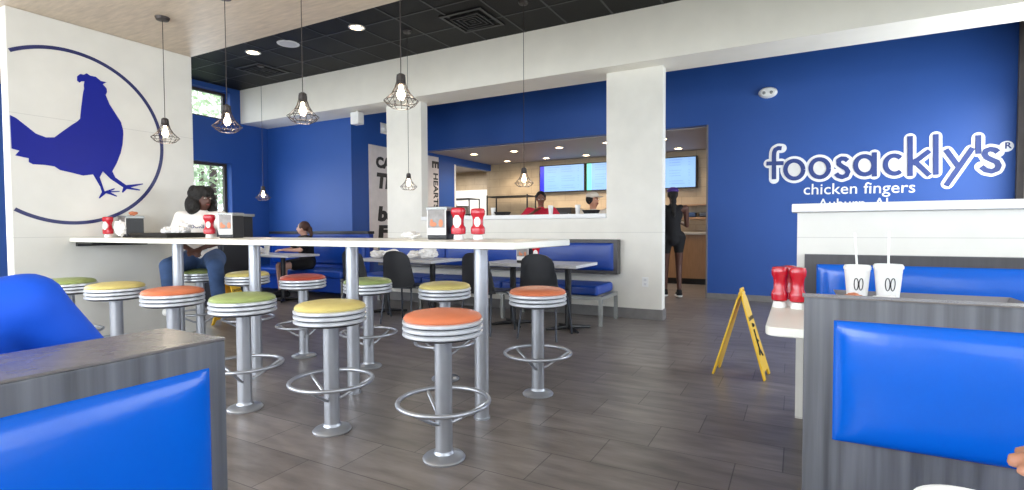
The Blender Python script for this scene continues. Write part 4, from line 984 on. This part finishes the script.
# --- far seated woman
J = dict(pelvis=(0, 0, .57), chest=(.0, -.04, .90), neck=(0, -.05, 1.04), head=(0, -.08, 1.16),
         shR=(-.175, -.04, .975), elR=(-.22, -.2, .80), wrR=(-.08, -.40, .80), shL=(.175, -.05, .975), elL=(.22, -.2, .80), wrL=(.08, -.40, .80),
         hipR=(-.10, -.03, .56), knR=(-.12, -.44, .54), anR=(-.12, -.42, .11), hipL=(.10, -.03, .56), knL=(.12, -.44, .54), anL=(.12, -.42, .11))
pr, V, Rh = person('small far woman with tied brown hair and dark top, seated on the far left bench', (-7.42, 6.28, 0), -.35, J, 'skin_light', 'cloth_black', 'cloth_black', sleeves=.7, head_yaw=-.6, shorts=True, voxel=.014)
h = MB(); hd = V['head']; h.ball(hd+Rh @ Vector((0, .03, .035)), (.09, .098, .095)); h.ball(hd+Rh @ Vector((0, .12, -.02)), (.04, .045, .06)); h.ball(hd+Rh @ Vector((0, .14, -.09)), (.035, .03, .07)); fuse(h, 'hair', 'hair_brown', pr, .012, 3)
# --- red-shirted worker
def standing(hh, arms='front'):
    k = hh/1.72
    return {a: tuple(k*c for c in v) for a, v in dict(pelvis=(0, 0, .95), chest=(0, -.01, 1.27), neck=(0, 0, 1.43), head=(0, -.015, 1.565),
        shR=(-.19, 0, 1.37), elR=(-.27, -.05, 1.12), wrR=(-.10, -.26, 1.16), shL=(.19, 0, 1.37), elL=(.27, -.05, 1.12), wrL=(.10, -.26, 1.16),
        hipR=(-.09, 0, .92), knR=(-.10, -.02, .50), anR=(-.10, .02, .10), hipL=(.09, 0, .92), knL=(.10, -.02, .50), anL=(.10, .02, .10), palm=(0, -.3, -1)).items()}
J = standing(1.79); J['elR'] = (-.36, -.06, 1.25); J['wrR'] = (-.10, -.24, 1.42); J['wrL'] = (.20, -.28, 1.24); J['elL'] = (.36, -.05, 1.22)
pr, V, Rh = person('kitchen worker in a red shirt with dark tied hair, below the first menu screen', (-3.74, 7.9, 0), .45, J, 'skin_brown', 'cloth_red', 'cloth_black', sleeves=.9, female=False, head_tilt=.25, voxel=.014)
h = MB(); hd = V['head']; h.ball(hd+Rh @ Vector((0, .028, .042)), (.088, .096, .088)); h.ball(hd+Rh @ Vector((0, .09, .06)), .045); fuse(h, 'hair', 'hair_black', pr, .012, 3)
# --- capped worker
J = standing(1.71)
pr, V, Rh = person('kitchen worker in a cream shirt and pale cap, beside the right pillar', (-2.67, 7.45, 0), .35, J, 'skin_tan', 'cloth_cream', 'cloth_black', sleeves=.6, head_yaw=.9, voxel=.014)
h = MB(); hd = V['head']; h.ball(hd+Rh @ Vector((0, .03, .015)), (.088, .096, .085)); fuse(h, 'hair', 'hair_black', pr, .012, 3)
MB().ball(hd+Rh @ Vector((0, .015, .07)), (.092, .102, .062), T=Rh).ball(hd+Rh @ Vector((0, -.11, .05)), (.065, .06, .01), T=Rh).build('cap', 'cloth_cream', pr, smooth=True)
# --- customer with ponytail, back to camera
J = standing(1.84); J['elR'] = (-.24, -.08, 1.18); J['wrR'] = (-.14, -.30, 1.25); J['elL'] = (.25, -.06, 1.17); J['wrL'] = (.14, -.28, 1.25)
J['anL'] = (.10, -.12, .10); J['knL'] = (.10, -.08, .52)
pr, V, Rh = person('standing customer in black sleeveless top, black shorts and purple cap, right of the pillar', (-1.80, 8.85, 0), PI+.35, J, 'skin_dark', 'cloth_black', 'cloth_black', sleeveless=True, dress=True, voxel=.013, face=False)
h = MB(); hd = V['head']; h.ball(hd+Rh @ Vector((0, .03, .03)), (.088, .098, .09))
for k in range(5): h.ball(hd+Vector((.0, .11+.012*k, -.03-.07*k)), (.055-.006*k, .045-.004*k, .06), n=10, m=7)
fuse(h, 'hair', 'hair_black', pr, .013, 3)
MB().ball(hd+Rh @ Vector((0, .02, .075)), (.094, .104, .062), T=Rh).ball(hd+Rh @ Vector((0, -.11, .05)), (.065, .06, .01), T=Rh).build('cap', 'cap_purple', pr, smooth=True)
for n_ in 'RL':
    an = V['an'+n_]; q = MB(); q.ball(an+Vector((0, -.055, -.082)), (.062, .165, .024)); q.build('shoe_sole', 'white_plastic', pr, smooth=True)
# --- person in bright blue, only the back of the shoulder in view
J = dict(pelvis=(0, 0, .60), chest=(0, -.05, .90), neck=(.1, -.10, 1.10), head=(.17, -.2, 1.2),
         shR=(-.165, -.0, .985), elR=(-.30, -.03, .80), wrR=(-.16, -.30, .66), shL=(.2, -.05, .98), elL=(.26, -.15, .74), wrL=(.12, -.36, .80),
         hipR=(-.1, -.03, .58), knR=(-.12, -.45, .55), anR=(-.12, -.45, .12), hipL=(.1, -.03, .58), knL=(.12, -.45, .55), anL=(.12, -.45, .12))
pr, V, Rh = person('person in a bright blue shirt behind the left booth divider, only a rounded shoulder showing', (-1.50, .34, 0), -PI/2, J, 'skin_tan', 'cloth_blue', 'cloth_black', sleeves=1.0, female=False, voxel=.013)
h = MB(); hd = V['head']; h.ball(hd+Rh @ Vector((0, .03, .035)), (.09, .098, .095)); fuse(h, 'hair', 'hair_brown', pr, .013, 3)

# --- hand of a person at the near table
o = thing('person', 'bare hand and forearm of a person at the table edge, far lower right corner', 'person', (.514, .575, .75))
mb = MB(); el = Vector((.16, .03, .062)); wr = Vector((-.203, .045, .128))
cap(mb, el, wr, .047, .03); hand(mb, wr, (-.62, .05, .55), (.1, 1, .1), (-.6, 0, -.7), 1.0, .9)
fuse(mb, 'body', 'skin_tan', o, .005, 3)
mb = MB(); cap(mb, el+Vector((.03, 0, 0)), el.lerp(wr, .35), .058, .048); fuse(mb, 'sleeve', 'cloth_black', o, .007, 3)

# ============================================================ OUTSIDE TREES
def tree(label, x, y, h_, r_, m, n=2600):
    o = thing('garden_tree', label, 'tree', (x, y, -.12), 0, 'trees outside the left windows')
    MB().tube([(0, 0, 0), (.05, 0, h_*.4), (0, .1, h_*.75)], [.14, .1, .05], 10).build('trunk', 'bark', o, smooth=True)
    q = MB()
    for k in range(n):
        a = random.uniform(0, 2*PI); b = math.acos(random.uniform(-1, 1)); rr = r_*random.random()**.4
        p = Vector((rr*math.sin(b)*math.cos(a), rr*math.sin(b)*math.sin(a), h_*.62+rr*math.cos(b)*1.25)); s = random.uniform(.05, .11)
        u = Vector((random.uniform(-1, 1), random.uniform(-1, 1), random.uniform(-1, 1))).normalized(); v = u.orthogonal().normalized()
        if p.z < .3: continue
        q.add([p-u*s, p+v*s*.45, p+u*s, p-v*s*.45], [(0, 1, 2, 3)])
    q.build('crown', m, o); return o
tree('leafy green tree outside, seen through the upper left window', -13.2, 8.2, 5.4, 1.7, 'leaves_pale')
tree('leafy green tree outside, seen through the lower left window', -12.0, 11.6, 4.6, 1.3, 'leaves')
tree('paler leafy tree outside, behind the other two', -17.5, 10.5, 6.5, 2.2, 'leaves_pale')
tree('broad pale tree outside the left windows, near the partition end', -11.6, 5.4, 4.8, 1.1, 'leaves')

# ============================================================ SUB-PARTS: pieces that sit on a part belong to that part
SUB = {'bulb': 'socket', 'bottle_label': 'bottle_body', 'card_picture': 'advert_card', 'printed_food': 'advert_card', 'display': 'housing', 'colour_band': 'housing', 'menu_lines': 'housing',
       'louvres': 'vent_frame', 'watch_face': 'watch_strap', 'pictogram': 'panel', 'eyes': 'body', 'pupils': 'body', 'eyebrows': 'body', 'mouth': 'body', 'shirt_lettering': 'shirt',
       'lens': 'housing', 'lettering': 'board', 'printed_mark': 'cup_body', 'front_glass': 'body', 'flap': 'cabinet', 'door': 'cabinet', 'top_plate': 'leg', 'foot_collar': 'leg', 'cage': 'socket', 'grille': 'rim', 'lamp_face': 'trim_ring'}
def base(o): return o.name.rsplit('.', 1)[0] if o.name[-4:-3] == '.' else o.name
for root in [o for o in bpy.data.objects if o.type == 'EMPTY' and o.parent is None]:
    kids = list(root.children); hit = {}
    for k in kids:
        w_ = SUB.get(base(k))
        if not w_: continue
        c_ = [p for p in kids if base(p) == w_]
        if not c_: continue
        n_ = hit.get(base(k), 0); hit[base(k)] = n_+1
        k.parent = c_[n_ % len(c_)] if base(k) in ('pictogram', 'top_plate', 'foot_collar') else c_[0]
    if root.name.startswith('caution_sign'):
        ps = [p for p in root.children if base(p) == 'panel']; ls = [p for p in root.children if base(p) == 'lettering']
        for p, l in zip(ps, ls): l.parent = p
